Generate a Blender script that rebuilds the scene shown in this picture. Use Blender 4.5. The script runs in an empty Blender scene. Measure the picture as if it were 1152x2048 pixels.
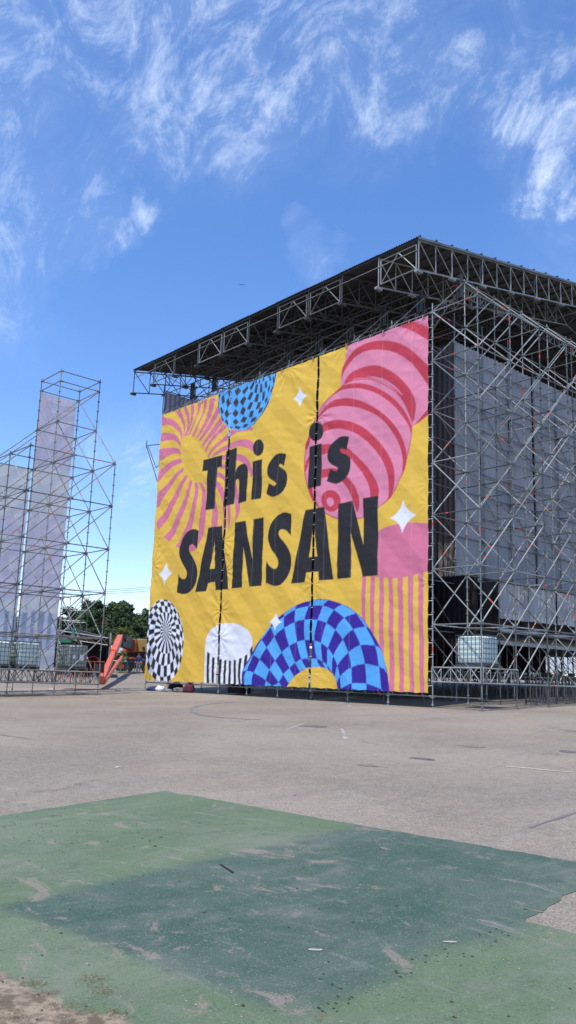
import bpy, bmesh, math, random
import numpy as np
from mathutils import Vector, Matrix, noise
R=math.radians; rnd=random.Random(7)
scene=bpy.context.scene
col=bpy.data.collections.new("place"); scene.collection.children.link(col)
# ------------------------------------------------------------------ camera
PIT,ROL,TH=.1967,.0341,-.8448
CAM=np.array([18.83,-23.82,1.629]); F=1660.32
U=np.array([math.cos(TH),math.sin(TH),0]); V=np.array([-math.sin(TH),math.cos(TH),0])
cp,sp,cr,sr=math.cos(PIT),math.sin(PIT),math.cos(ROL),math.sin(ROL)
fw=np.array([0,cp,sp]); up0=np.array([0,-sp,cp]); rt0=np.array([1.,0,0])
rt=cr*rt0+sr*up0; up=-sr*rt0+cr*up0
S=lambda w: np.array([w@U,w@V,w[2]])
FW,RT,UP=S(fw),S(rt),S(up)
def ray(px,py): return FW+RT*(px-576)/F-UP*(py-1024)/F
def on_banner(px,py,Y=0.0):
    d=ray(px,py); t=(Y-CAM[1])/d[1]; p=CAM+d*t; return (p[0],p[2])
cd=bpy.data.cameras.new("camera"); co=bpy.data.objects.new("camera",cd); col.objects.link(co)
cd.sensor_fit='VERTICAL'; cd.sensor_height=36; cd.sensor_width=36*9/16; cd.lens=F/2048*36; cd.clip_start=.05; cd.clip_end=3000
m=Matrix(((RT[0],UP[0],-FW[0],CAM[0]),(RT[1],UP[1],-FW[1],CAM[1]),(RT[2],UP[2],-FW[2],CAM[2]),(0,0,0,1)))
co.matrix_world=m; scene.camera=co
def gz(x,y):
    yy=y if y<60 else 60+(y-60)*.0
    return .7505-.00037*x+.0312*yy+.011*max(0,min(60,-x-20))
# ------------------------------------------------------------------ helpers
def tag(o,label=None,cat=None,group=None,kind=None):
    if label:o['label']=label
    if cat:o['category']=cat
    if group:o['group']=group
    if kind:o['kind']=kind
    return o
def empty(name,loc=(0,0,0),rz=0,label=None,cat=None,group=None):
    o=bpy.data.objects.new(name,None); o.empty_display_size=.3; col.objects.link(o); o.location=loc; o.rotation_euler=(0,0,rz)
    return tag(o,label,cat,group)
class MB:
    def __init__(s): s.v=[];s.f=[];s.m=[]
    def add(s,vs,fs,mi=0):
        b=len(s.v); s.v.extend([tuple(v) for v in vs]); s.f.extend([tuple(b+i for i in f) for f in fs]); s.m.extend([mi]*len(fs)); return s
    def tube(s,p,q,r,n=8,mi=0,r2=None,cap=True):
        p=Vector(p);q=Vector(q);d=q-p
        if d.length<1e-6:return s
        d.normalize(); a=Vector((0,0,1)) if abs(d.z)<.9 else Vector((1,0,0)); x=d.cross(a).normalized(); y=d.cross(x)
        r2=r if r2 is None else r2; vs=[]
        for c,rr in ((p,r),(q,r2)):
            for i in range(n):
                t=2*math.pi*i/n; vs.append(c+x*(rr*math.cos(t))+y*(rr*math.sin(t)))
        fs=[(i,i+n,(i+1)%n+n,(i+1)%n) for i in range(n)]
        if cap: fs+= [tuple(range(n)),tuple(range(2*n-1,n-1,-1))]
        return s.add(vs,fs,mi)
    def box(s,lo,hi,mi=0,rz=0,c=None):
        x0,y0,z0=lo;x1,y1,z1=hi
        vs=[(x0,y0,z0),(x1,y0,z0),(x1,y1,z0),(x0,y1,z0),(x0,y0,z1),(x1,y0,z1),(x1,y1,z1),(x0,y1,z1)]
        if rz:
            cx,cy=c or ((x0+x1)/2,(y0+y1)/2); ca,sa=math.cos(rz),math.sin(rz)
            vs=[(cx+(x-cx)*ca-(y-cy)*sa,cy+(x-cx)*sa+(y-cy)*ca,z) for x,y,z in vs]
        return s.add(vs,[(0,3,2,1),(4,5,6,7),(0,1,5,4),(1,2,6,5),(2,3,7,6),(3,0,4,7)],mi)
    def beam(s,p,q,w,h,mi=0):     # rectangular bar from p to q
        p=Vector(p);q=Vector(q);d=(q-p).normalized(); a=Vector((0,0,1)) if abs(d.z)<.95 else Vector((1,0,0))
        x=d.cross(a).normalized(); y=x.cross(d); vs=[]
        for c in (p,q):
            for sx,sy in ((-1,-1),(1,-1),(1,1),(-1,1)): vs.append(c+x*sx*w/2+y*sy*h/2)
        return s.add(vs,[(3,2,1,0),(4,5,6,7),(0,1,5,4),(1,2,6,5),(2,3,7,6),(3,0,4,7)],mi)
    def build(s,name,mats,parent=None,smooth=False,bevel=0,loc=None):
        me=bpy.data.meshes.new(name); me.from_pydata(s.v,[],s.f)
        mats=mats if isinstance(mats,(list,tuple)) else [mats]
        for mm in mats: me.materials.append(mm)
        me.polygons.foreach_set('material_index',s.m)
        if smooth: me.polygons.foreach_set('use_smooth',[True]*len(s.f))
        me.update(); o=bpy.data.objects.new(name,me); col.objects.link(o)
        if parent: o.parent=parent
        if bevel:
            md=o.modifiers.new('b','BEVEL'); md.width=bevel; md.segments=2; md.limit_method='ANGLE'
        if loc: o.location=loc
        return o
def copy_tree(o,parent=None):
    c=o.copy(); col.objects.link(c); c.parent=parent
    for ch in list(o.children): copy_tree(ch,c)
    return c
# ------------------------------------------------------------------ materials
def mat(name,base=(.5,.5,.5),rough=.6,metal=0,var=.0,vscale=3.,bump=0,bscale=40,spec=.5,coord='Object'):
    m=bpy.data.materials.new(name); m.use_nodes=True; nt=m.node_tree; b=nt.nodes['Principled BSDF']
    b.inputs['Roughness'].default_value=rough; b.inputs['Metallic'].default_value=metal; b.inputs['Specular IOR Level'].default_value=spec
    b.inputs['Base Color'].default_value=(*base,1)
    if var or bump:
        tc=nt.nodes.new('ShaderNodeTexCoord')
    if var:
        n=nt.nodes.new('ShaderNodeTexNoise'); n.inputs['Scale'].default_value=vscale; n.inputs['Detail'].default_value=6; n.inputs['Roughness'].default_value=.65
        nt.links.new(tc.outputs[coord],n.inputs['Vector'])
        r=nt.nodes.new('ShaderNodeMapRange'); r.inputs[1].default_value=.3;r.inputs[2].default_value=.7;r.inputs[3].default_value=1-var;r.inputs[4].default_value=1+var
        nt.links.new(n.outputs['Fac'],r.inputs[0])
        h=nt.nodes.new('ShaderNodeHueSaturation'); h.inputs['Color'].default_value=(*base,1); nt.links.new(r.outputs[0],h.inputs['Value']); nt.links.new(h.outputs[0],b.inputs['Base Color'])
    if bump:
        n2=nt.nodes.new('ShaderNodeTexNoise'); n2.inputs['Scale'].default_value=bscale; n2.inputs['Detail'].default_value=4
        nt.links.new(tc.outputs[coord],n2.inputs['Vector']); bp=nt.nodes.new('ShaderNodeBump'); bp.inputs['Strength'].default_value=bump; bp.inputs['Distance'].default_value=.02
        nt.links.new(n2.outputs['Fac'],bp.inputs['Height']); nt.links.new(bp.outputs[0],b.inputs['Normal'])
    return m
M={}
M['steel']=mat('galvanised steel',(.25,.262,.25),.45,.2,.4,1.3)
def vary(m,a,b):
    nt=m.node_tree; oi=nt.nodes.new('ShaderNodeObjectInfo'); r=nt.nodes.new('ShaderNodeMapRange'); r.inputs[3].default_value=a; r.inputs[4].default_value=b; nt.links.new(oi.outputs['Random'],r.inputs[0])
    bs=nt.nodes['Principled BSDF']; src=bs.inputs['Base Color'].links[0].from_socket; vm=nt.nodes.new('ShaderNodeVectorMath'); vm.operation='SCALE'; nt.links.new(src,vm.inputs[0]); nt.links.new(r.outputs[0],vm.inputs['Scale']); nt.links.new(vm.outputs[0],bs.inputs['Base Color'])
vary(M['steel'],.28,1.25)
M['steel_dark']=mat('shade-darkened truss steel',(.06,.062,.064),.5,.2,.35,1.1)  # darker copy of the steel, shade under the roof put into its colour
M['mark']=mat('orange red paint mark',(.62,.06,.03),.6,0,.2,8)
M['roof']=mat('dark roof sheet',(.05,.051,.055),.55,.2,.25,.8)
M['deckm']=mat('grey deck edge',(.2,.2,.2),.6,.2,.3,2)
M['black']=mat('black cloth',(.012,.012,.014),.9,0,.3,2)
M['rope']=mat('white cord',(.7,.7,.68),.7)
M['orange']=mat('orange machine paint',(.72,.11,.015),.45,0,.2,2)
M['olive']=mat('faded ochre counterweight',(.33,.22,.06),.6,0,.15,1.5)
M['rubber']=mat('rubber',(.02,.02,.02),.85)
M['darkmetal']=mat('dark machine metal',(.04,.045,.05),.5,.3,.3,3)
M['cage']=mat('galvanised cage bars',(.09,.12,.12),.5,.5,.2,4)
M['pallet']=mat('grey pallet',(.13,.13,.12),.8,0,.3,6)
M['white']=mat('white paint',(.72,.74,.75),.5,0,.08,2)
M['glass']=mat('dark window glass',(.02,.03,.04),.1)
M['red']=mat('red paint',(.4,.02,.02),.5)
M['navy']=mat('navy cloth',(.02,.03,.12),.9,0,.3,9)
M['maroon']=mat('maroon cloth',(.1,.015,.03),.9,0,.3,9)
M['whitecloth']=mat('white cloth',(.75,.75,.74),.9,0,.1,9)
M['greycloth']=mat('grey cloth',(.2,.2,.21),.9,0,.2,9)
M['skin']=mat('skin',(.45,.25,.17),.6)
M['greenpl']=mat('green mesh',(.02,.16,.09),.7)
M['frame']=mat('dark grey steel frame',(.12,.125,.125),.5,.4,.2,4)
M['wire']=mat('power cable',(.12,.12,.13),.6)
M['bark']=mat('bark',(.09,.06,.04),.9,0,.4,3)
M['paper']=mat('white paper litter',(.75,.75,.73),.9)
M['rail']=mat('pale barrier steel',(.4,.42,.42),.5,.5,.2,4)
def foliage(name,c1,c2):
    m=bpy.data.materials.new(name); m.use_nodes=True; nt=m.node_tree; b=nt.nodes['Principled BSDF']; b.inputs['Roughness'].default_value=.75;b.inputs['Specular IOR Level'].default_value=.2
    tc=nt.nodes.new('ShaderNodeNewGeometry'); oi=nt.nodes.new('ShaderNodeObjectInfo')
    n=nt.nodes.new('ShaderNodeTexNoise'); n.inputs['Scale'].default_value=.9; n.inputs['Detail'].default_value=4; nt.links.new(tc.outputs['Position'],n.inputs['Vector'])
    ad=nt.nodes.new('ShaderNodeMath');ad.operation='MULTIPLY_ADD'; nt.links.new(oi.outputs['Random'],ad.inputs[0]); ad.inputs[1].default_value=.5; nt.links.new(n.outputs['Fac'],ad.inputs[2])
    rp=nt.nodes.new('ShaderNodeMapRange'); rp.inputs[1].default_value=.45;rp.inputs[2].default_value=1.05; nt.links.new(ad.outputs[0],rp.inputs[0])
    mx=nt.nodes.new('ShaderNodeMix'); mx.data_type='RGBA'; mx.inputs[6].default_value=(*c1,1); mx.inputs[7].default_value=(*c2,1); nt.links.new(rp.outputs[0],mx.inputs[0]); nt.links.new(mx.outputs[2],b.inputs['Base Color'])
    return m
M['leaf_pine']=foliage('pine foliage',(.026,.048,.018),(.075,.105,.038))
M['leaf_yellow']=foliage('yellow green foliage',(.06,.075,.015),(.12,.12,.03))
M['leaf_grey']=foliage('grey green foliage',(.05,.07,.05),(.1,.12,.09))
def cloth_mat(name,transl=.0,rough=.75):
    m=bpy.data.materials.new(name); m.use_nodes=True; nt=m.node_tree; b=nt.nodes['Principled BSDF']; out=nt.nodes['Material Output']
    b.inputs['Roughness'].default_value=rough; b.inputs['Specular IOR Level'].default_value=.25
    a=nt.nodes.new('ShaderNodeVertexColor'); a.layer_name='art'
    tc=nt.nodes.new('ShaderNodeTexCoord'); n=nt.nodes.new('ShaderNodeTexNoise'); n.inputs['Scale'].default_value=.7;n.inputs['Detail'].default_value=8;n.inputs['Roughness'].default_value=.6
    nt.links.new(tc.outputs['Object'],n.inputs['Vector']); r=nt.nodes.new('ShaderNodeMapRange');r.inputs[1].default_value=.3;r.inputs[2].default_value=.7;r.inputs[3].default_value=.94;r.inputs[4].default_value=1.05
    nt.links.new(n.outputs['Fac'],r.inputs[0]); h=nt.nodes.new('ShaderNodeHueSaturation'); nt.links.new(a.outputs['Color'],h.inputs['Color']); nt.links.new(r.outputs[0],h.inputs['Value']); nt.links.new(h.outputs[0],b.inputs['Base Color'])
    if transl:
        t=nt.nodes.new('ShaderNodeBsdfTranslucent'); nt.links.new(h.outputs[0],t.inputs['Color']); mx=nt.nodes.new('ShaderNodeMixShader'); mx.inputs[0].default_value=transl
        nt.links.new(b.outputs[0],mx.inputs[1]); nt.links.new(t.outputs[0],mx.inputs[2]); nt.links.new(mx.outputs[0],out.inputs['Surface'])
    return m
M['print']=cloth_mat('printed banner cloth',.12)
M['printback']=cloth_mat('back of printed cloth',.6)
def curtain_mat(name,c):
    m=mat(name,c,.85,0,.18,.6,.15,20); return m
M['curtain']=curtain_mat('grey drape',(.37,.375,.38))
M['curtain_shade']=curtain_mat('shade-darkened grey drape',(.16,.148,.145))  # same drape in shade, the shade put into a darker base colour

# ------------------------------------------------------------------ WORLD
SUN=Vector((.3,-.954,0))*math.cos(R(65)); SUN.z=math.sin(R(65))
w=bpy.data.worlds.new("World"); scene.world=w; w.use_nodes=True; nt=w.node_tree; N=nt.nodes; L=nt.links
for n in list(N): N.remove(n)
out=N.new('ShaderNodeOutputWorld'); bg=N.new('ShaderNodeBackground'); L.new(bg.outputs[0],out.inputs[0])
sky=N.new('ShaderNodeTexSky'); sky.sky_type='NISHITA'; sky.sun_disc=False; sky.sun_elevation=R(65); sky.sun_rotation=math.atan2(SUN.x,SUN.y)
sky.altitude=0; sky.air_density=1.0; sky.dust_density=.35; sky.ozone_density=2.2
bg.inputs['Strength'].default_value=.15
tc=N.new('ShaderNodeTexCoord')
def math_(op,a,b=None,c=None,clamp=False):
    n=N.new('ShaderNodeMath'); n.operation=op; n.use_clamp=clamp
    for i,x in enumerate((a,b,c)):
        if x is None: continue
        if isinstance(x,(int,float)): n.inputs[i].default_value=x
        else: L.new(x,n.inputs[i])
    return n.outputs[0]
vn=N.new('ShaderNodeVectorMath'); vn.operation='NORMALIZE'; L.new(tc.outputs['Generated'],vn.inputs[0])
sep=N.new('ShaderNodeSeparateXYZ'); L.new(vn.outputs[0],sep.inputs[0])
zz=math_('ADD',math_('MAXIMUM',sep.outputs[2],0.0),.16)
cx=math_('DIVIDE',sep.outputs[0],zz); cy=math_('DIVIDE',sep.outputs[1],zz)
cmb=N.new('ShaderNodeCombineXYZ'); L.new(cx,cmb.inputs[0]); L.new(cy,cmb.inputs[1])
def noise_(scale,rot,sc,detail=10,rough=.6,dist=1.0,off=0):
    mp=N.new('ShaderNodeMapping'); mp.inputs['Rotation'].default_value=(0,0,rot); mp.inputs['Scale'].default_value=sc; mp.inputs['Location'].default_value=(off,off*.7,0); L.new(cmb.outputs[0],mp.inputs[0])
    n=N.new('ShaderNodeTexNoise'); n.inputs['Scale'].default_value=scale;n.inputs['Detail'].default_value=detail;n.inputs['Roughness'].default_value=rough;n.inputs['Distortion'].default_value=dist
    L.new(mp.outputs[0],n.inputs['Vector']); return n.outputs['Fac']
def n3_(scale,sc,rot,detail=12,rough=.65,dist=1.0,off=0):
    mp=N.new('ShaderNodeMapping'); mp.vector_type='TEXTURE'; mp.inputs['Rotation'].default_value=rot; mp.inputs['Scale'].default_value=sc; mp.inputs['Location'].default_value=(off,off*.3,off*.7); L.new(vn.outputs[0],mp.inputs[0])
    n=N.new('ShaderNodeTexNoise'); n.inputs['Scale'].default_value=scale;n.inputs['Detail'].default_value=detail;n.inputs['Roughness'].default_value=rough;n.inputs['Distortion'].default_value=dist
    L.new(mp.outputs[0],n.inputs['Vector']); return n.outputs['Fac']
wisp=n3_(13.0,(1,1,1.9),(R(-12),R(18),0),14,.69,1.5,3.1)
fine=n3_(44,(1,1,2.6),(R(-15),R(25),0),9,.7,.9,9.0)
rdg=math_('SUBTRACT',1.0,math_('MULTIPLY',math_('ABSOLUTE',math_('SUBTRACT',n3_(11,(1,1,1.9),(R(-20),R(30),0),12,.66,2.0,5.5),.5)),5.0),clamp=True)
broad=noise_(1.3,0,(1,1,1),4,.5,.3,5.0)
# cloud banks: direction (from the sky seen from the yard), angular radius in degrees, weight
BL=[(180,70,5.5,.7),(420,40,6.5,.75),(330,150,6,.75),(450,220,5,.7),(500,120,5,.7),(250,200,4.5,.45),(20,100,5,.65),(620,130,4.5,.5),(720,60,5,.6),(800,170,4.5,.65),(930,100,5,.6),(1010,190,4.5,.85),(1130,240,4.0,.9),(1140,80,4,.5),(640,20,6,.5),
    (70,430,4.0,.5),(190,390,3.6,.5),(0,470,3.0,.42),(250,455,2.0,.62),(322,430,2.0,.65),(185,478,1.4,.5),(1130,372,3.2,.95),(1080,400,2.6,.85),(595,487,1.2,.5),(640,522,1.6,.42),
    (250,925,3.2,.62),(310,950,2.6,.55),(210,890,2.6,.45),(-300,300,14,.7),(1500,300,14,.7),(500,-500,22,.7)]
pn=N.new('ShaderNodeTexNoise'); pn.inputs['Scale'].default_value=7; pn.inputs['Detail'].default_value=6; pn.inputs['Roughness'].default_value=.6; L.new(vn.outputs[0],pn.inputs['Vector'])
ps=N.new('ShaderNodeVectorMath'); ps.operation='SUBTRACT'; L.new(pn.outputs['Color'],ps.inputs[0]); ps.inputs[1].default_value=(.5,.5,.5)
pm_=N.new('ShaderNodeVectorMath'); pm_.operation='MULTIPLY_ADD'; L.new(ps.outputs[0],pm_.inputs[0]); pm_.inputs[1].default_value=(.22,.22,.22); L.new(vn.outputs[0],pm_.inputs[2])
vn2=N.new('ShaderNodeVectorMath'); vn2.operation='NORMALIZE'; L.new(pm_.outputs[0],vn2.inputs[0])
tot=None
for px,py,rad,wt in BL:
    d=ray(px,py); d=d/np.linalg.norm(d)
    dt=N.new('ShaderNodeVectorMath'); dt.operation='DOT_PRODUCT'; L.new(vn2.outputs[0],dt.inputs[0]); dt.inputs[1].default_value=tuple(d)
    mr=N.new('ShaderNodeMapRange'); mr.interpolation_type='SMOOTHSTEP'; mr.inputs[1].default_value=math.cos(R(rad*1.15)); mr.inputs[2].default_value=1.0; mr.inputs[3].default_value=0;mr.inputs[4].default_value=wt
    L.new(dt.outputs['Value'],mr.inputs[0])
    tot=mr.outputs[0] if tot is None else math_('MAXIMUM',tot,mr.outputs[0])
dens=math_('ADD',math_('MULTIPLY',wisp,.66),math_('ADD',math_('MULTIPLY',fine,.26),math_('MULTIPLY',rdg,.12)))
thr=math_('MULTIPLY_ADD',tot,-.235,.665)
cl=math_('MULTIPLY',math_('SUBTRACT',dens,thr),2.5,clamp=True)
cl=math_('POWER',cl,1.25)
mask=math_('MULTIPLY_ADD',tot,1.3,.0,clamp=True)
cl=math_('MULTIPLY',cl,mask)
veil=math_('MULTIPLY',math_('MULTIPLY',tot,math_('MULTIPLY_ADD',wisp,1.0,-.25,clamp=True)),.42)
cl=math_('MINIMUM',math_('ADD',math_('MULTIPLY',cl,.9),veil),.9)
mxs=N.new('ShaderNodeMix'); mxs.data_type='RGBA'; L.new(cl,mxs.inputs[0]); 
hs=N.new('ShaderNodeHueSaturation'); hs.inputs['Saturation'].default_value=1.22; hs.inputs['Value'].default_value=1.09; L.new(sky.outputs[0],hs.inputs['Color'])
tint=N.new('ShaderNodeVectorMath'); tint.operation='MULTIPLY'; tint.inputs[1].default_value=(1.05,1.0,1.12); L.new(hs.outputs[0],tint.inputs[0]); L.new(tint.outputs[0],mxs.inputs[6]); mxs.inputs[7].default_value=(6.3,7.0,7.8,1); L.new(mxs.outputs[2],bg.inputs['Color'])
sd=bpy.data.lights.new("sun",'SUN'); so=bpy.data.objects.new("sun",sd); col.objects.link(so); sd.energy=3.3; sd.angle=R(.53); sd.color=(1,.955,.89)
so.rotation_euler=SUN.to_track_quat('Z','Y').to_euler(); so.location=(0,-20,40)
scene.view_settings.view_transform='Standard'; scene.view_settings.look='None'; scene.view_settings.exposure=0.38

# ------------------------------------------------------------------ GROUND
def gn(mt):
    return mt.node_tree.nodes,mt.node_tree.links
def shader_tools(m):
    m.use_nodes=True; nn,ll=gn(m)
    def n(t,**k):
        x=nn.new(t)
        for a,b in k.items():
            if a=='op': x.operation=b
            else: x.inputs[a].default_value=b
        return x
    def mth(op,a,b=None,c=None,clamp=False):
        x=nn.new('ShaderNodeMath'); x.operation=op; x.use_clamp=clamp
        for i,y in enumerate((a,b,c)):
            if y is None: continue
            if isinstance(y,(int,float)): x.inputs[i].default_value=y
            else: ll.new(y,x.inputs[i])
        return x.outputs[0]
    def noi(scale,detail=6,rough=.6,dist=0,sc=(1,1,1),off=(0,0,0),rot=0):
        g=nn.new('ShaderNodeNewGeometry'); mp=nn.new('ShaderNodeMapping'); mp.inputs['Scale'].default_value=sc; mp.inputs['Location'].default_value=off; mp.inputs['Rotation'].default_value=(0,0,rot)
        ll.new(g.outputs['Position'],mp.inputs[0]); t=nn.new('ShaderNodeTexNoise'); t.inputs['Scale'].default_value=scale;t.inputs['Detail'].default_value=detail;t.inputs['Roughness'].default_value=rough;t.inputs['Distortion'].default_value=dist
        ll.new(mp.outputs[0],t.inputs['Vector']); return t.outputs['Fac']
    def step(x,a,b,lo=0,hi=1):
        r=nn.new('ShaderNodeMapRange'); r.interpolation_type='SMOOTHSTEP'; r.inputs[1].default_value=a;r.inputs[2].default_value=b;r.inputs[3].default_value=lo;r.inputs[4].default_value=hi; ll.new(x,r.inputs[0]); return r.outputs[0]
    def mix(f,a,b):
        x=nn.new('ShaderNodeMix'); x.data_type='RGBA'
        if isinstance(f,(int,float)): x.inputs[0].default_value=f
        else: ll.new(f,x.inputs[0])
        for i,y in ((6,a),(7,b)):
            if isinstance(y,tuple): x.inputs[i].default_value=(*y,1)
            else: ll.new(y,x.inputs[i])
        return x.outputs[2]
    return nn,ll,n,mth,noi,step,mix
def cracks(T,scale,width,off=(0,0,0),thr=.5):
    nn,ll,n,mth,noi,step,mix=T
    g=nn.new('ShaderNodeNewGeometry'); t=nn.new('ShaderNodeTexNoise'); t.inputs['Scale'].default_value=1.7; t.inputs['Detail'].default_value=5; ll.new(g.outputs['Position'],t.inputs['Vector'])
    vm=nn.new('ShaderNodeVectorMath'); vm.operation='MULTIPLY_ADD'; ll.new(t.outputs['Color'],vm.inputs[0]); vm.inputs[1].default_value=(.9,.9,0); ll.new(g.outputs['Position'],vm.inputs[2])
    v=nn.new('ShaderNodeTexVoronoi'); v.feature='DISTANCE_TO_EDGE'; v.inputs['Scale'].default_value=scale; ll.new(vm.outputs[0],v.inputs['Vector'])
    line=step(v.outputs['Distance'],0,width,1,0)
    return mth('MULTIPLY',line,step(noi(.35,3,.5,0,off=off),thr,thr+.1))
def asphalt_color(T):
    nn,ll,n,mth,noi,step,mix=T
    c=mix(step(noi(.22,6,.62),.35,.65),(.218,.182,.138),(.300,.252,.192))
    c=mix(mth('MULTIPLY',step(noi(.9,8,.72,.6,sc=(1,.22,1),rot=.25),.5,.74),.5),c,(.165,.147,.135))
    c=mix(mth('MULTIPLY',step(noi(1.4,8,.7,.4,sc=(.3,1,1),off=(11,4,0)),.54,.74),.35),c,(.34,.295,.24))
    sp=noi(70,2,.8); sp2=noi(19,5,.85,off=(5,2,0)); sp3=noi(5,7,.8,off=(2,7,0))
    c=mix(mth('MULTIPLY',step(sp2,.52,.66),.55),c,(.43,.37,.285)); c=mix(mth('MULTIPLY',step(sp2,.47,.33),.7),c,(.085,.073,.062))
    c=mix(mth('MULTIPLY',step(sp,.54,.66),.6),c,(.50,.44,.34)); c=mix(mth('MULTIPLY',step(sp,.46,.34),.65),c,(.07,.063,.058))
    c=mix(mth('MULTIPLY',step(sp3,.5,.68),.45),c,(.37,.32,.265)); c=mix(mth('MULTIPLY',step(sp3,.46,.3),.5),c,(.13,.118,.11))
    c=mix(mth('MULTIPLY',cracks(T,.22,.008,(0,0,0),.55),.45),c,(.09,.082,.076))
    c=mix(mth('MULTIPLY',step(noi(2.6,6,.7,.4,off=(31,7,0)),.66,.72),.5),c,(.12,.108,.10))
    return c,sp,sp2
am=bpy.data.materials.new('worn asphalt'); T=shader_tools(am); nn,ll,n,mth,noi,step,mix=T
c,sp,sp2=asphalt_color(T); b=nn['Principled BSDF']; ll.new(c,b.inputs['Base Color']); b.inputs['Roughness'].default_value=.88; b.inputs['Specular IOR Level'].default_value=.25
bp=nn.new('ShaderNodeBump'); bp.inputs['Strength'].default_value=.5;bp.inputs['Distance'].default_value=.012; ll.new(mth('ADD',sp,sp2),bp.inputs['Height']); ll.new(bp.outputs[0],b.inputs['Normal'])
M['asphalt']=am
g=MB()
xs=[-900,-400,-200,-120,-80]+[i for i in range(-70,31,5)]+[60,120,300,700]; ys=[-300,-100,-60]+[i for i in range(-40,81,5)]+[120,200,400,900]
vid={}
for i,x in enumerate(xs):
    for j,y in enumerate(ys): vid[i,j]=len(g.v); g.v.append((x,y,gz(x,y)))
for i in range(len(xs)-1):
    for j in range(len(ys)-1): g.f.append((vid[i,j],vid[i+1,j],vid[i+1,j+1],vid[i,j+1])); g.m.append(0)
tag(g.build('ground',M['asphalt']),kind='structure')
# court paint
pm=bpy.data.materials.new('worn green court paint'); T=shader_tools(pm); nn,ll,n,mth,noi,step,mix=T
c0,sp,sp2=asphalt_color(T)
gg=nn.new('ShaderNodeNewGeometry'); s3=nn.new('ShaderNodeSeparateXYZ'); ll.new(gg.outputs['Position'],s3.inputs[0])
wob=noi(1.6,6,.6,0); wob2=mth('MULTIPLY_ADD',mth('SUBTRACT',wob,.5),.55,0); wf=mth('MULTIPLY',mth('SUBTRACT',noi(22,3,.7),.5),.09)
X_=mth('ADD',s3.outputs[0],0); Y_=mth('ADD',s3.outputs[1],0)
e1=step(mth('ADD',mth('ADD',mth('SUBTRACT',X_,mth('MULTIPLY_ADD',mth('ADD',Y_,21.2),-.1,13.22)),wf),mth('MULTIPLY',wob2,.25)),-.10,.10)          # left edge of dark block
e2=step(mth('ADD',mth('SUBTRACT',X_,15.75),mth('MULTIPLY',wob2,1.3)),.12,-.25)
e3=step(mth('ADD',mth('SUBTRACT',mth('MULTIPLY_ADD',mth('SUBTRACT',X_,13.2),.13,-21.3),Y_),mth('MULTIPLY',wob2,.5)),.06,-.10)
dark=mth('MULTIPLY',mth('MULTIPLY',e1,e2),e3)
lg=mix(step(noi(.8,6,.65,.6,sc=(1,.4,1)),.35,.68),(.106,.154,.080),(.152,.194,.112))
dg=mix(step(noi(1.0,7,.7,.6,sc=(1,.45,1),off=(4,1,0)),.35,.66),(.042,.088,.064),(.082,.122,.088))
c=mix(dark,lg,dg)
grit=step(noi(75,2,.8),.60,.72); c=mix(mth('MULTIPLY',grit,mth('MULTIPLY_ADD',dark,.2,.65)),c,(.34,.34,.27))
dirt=step(noi(48,3,.85,off=(3,3,3)),.45,.32); c=mix(mth('MULTIPLY',dirt,.75),c,(.04,.06,.05))
thin=mth('MULTIPLY',step(noi(.7,8,.75,.8,off=(9,2,0)),.47,.72),.6); c=mix(thin,c,(.19,.185,.155))
mott=noi(6,8,.8,.3,sc=(1,.6,1),off=(6,6,0)); c=mix(mth('MULTIPLY',step(mott,.52,.66),.34),c,(.20,.215,.17)); c=mix(mth('MULTIPLY',step(mott,.47,.33),.38),c,(.035,.06,.05))
scr=noi(3,9,.8,.2,sc=(.25,2.2,1),off=(1,1,0),rot=.9); c=mix(mth('MULTIPLY',step(scr,.56,.7),.4),c,(.27,.26,.225))
worn=step(mth('ADD',noi(1.9,9,.74,.9,sc=(1,1.7,1),off=(2,8,0)),mth('MULTIPLY',mth('SUBTRACT',sp,.5),.22)),.565,.64); c=mix(mth('MULTIPLY',worn,.78),c,(.25,.205,.16))
# dusty corner by the broken edge near the viewer
cor=step(mth('ADD',mth('MULTIPLY_ADD',X_,-.237,mth('MULTIPLY_ADD',Y_,.97,24.55)),mth('MULTIPLY',mth('SUBTRACT',noi(3.2,9,.72),.5),.75)),.035,-.03)
c=mix(mth('MULTIPLY',cor,.92),c,mix(step(noi(9,6,.7),.4,.6),(.13,.095,.06),(.34,.26,.18)))
fade=step(mth('ADD',mth('MULTIPLY_ADD',X_,.9,mth('MULTIPLY',Y_,-.25)),mth('MULTIPLY',mth('SUBTRACT',noi(1.2,6,.6),.5),1.0)),19.6,21.4); c=mix(mth('MULTIPLY',fade,.55),c,(.19,.18,.155))
c=mix(mth('MULTIPLY',cracks(T,.5,.006,(7,3,0),.5),.6),c,(.05,.055,.05))
edge=step(noi(30,3,.7,off=(1,9,4)),.3,.32,1,0)
b=nn['Principled BSDF']; ll.new(c,b.inputs['Base Color']); b.inputs['Roughness'].default_value=.8; b.inputs['Specular IOR Level'].default_value=.3
bp=nn.new('ShaderNodeBump'); bp.inputs['Strength'].default_value=.35;bp.inputs['Distance'].default_value=.008; ll.new(mth('ADD',sp,mth('MULTIPLY',sp2,.8)),bp.inputs['Height']); ll.new(bp.outputs[0],b.inputs['Normal'])
def rough_poly(P,step_=.06,amp=.02,seed=3):
    rr=random.Random(seed); o=[]
    for i in range(len(P)):
        a=Vector(P[i]);b_=Vector(P[(i+1)%len(P)]); L_=(b_-a).length; k=max(1,int(L_/step_)); nrm=Vector((-(b_-a).y,(b_-a).x)).normalized()
        for j in range(k): 
            p=a.lerp(b_,j/k); o.append(p+nrm*(amp*(noise.noise(Vector((p.x*4,p.y*4,seed)))*1.6+rr.uniform(-.4,.4))))
    return o
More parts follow.
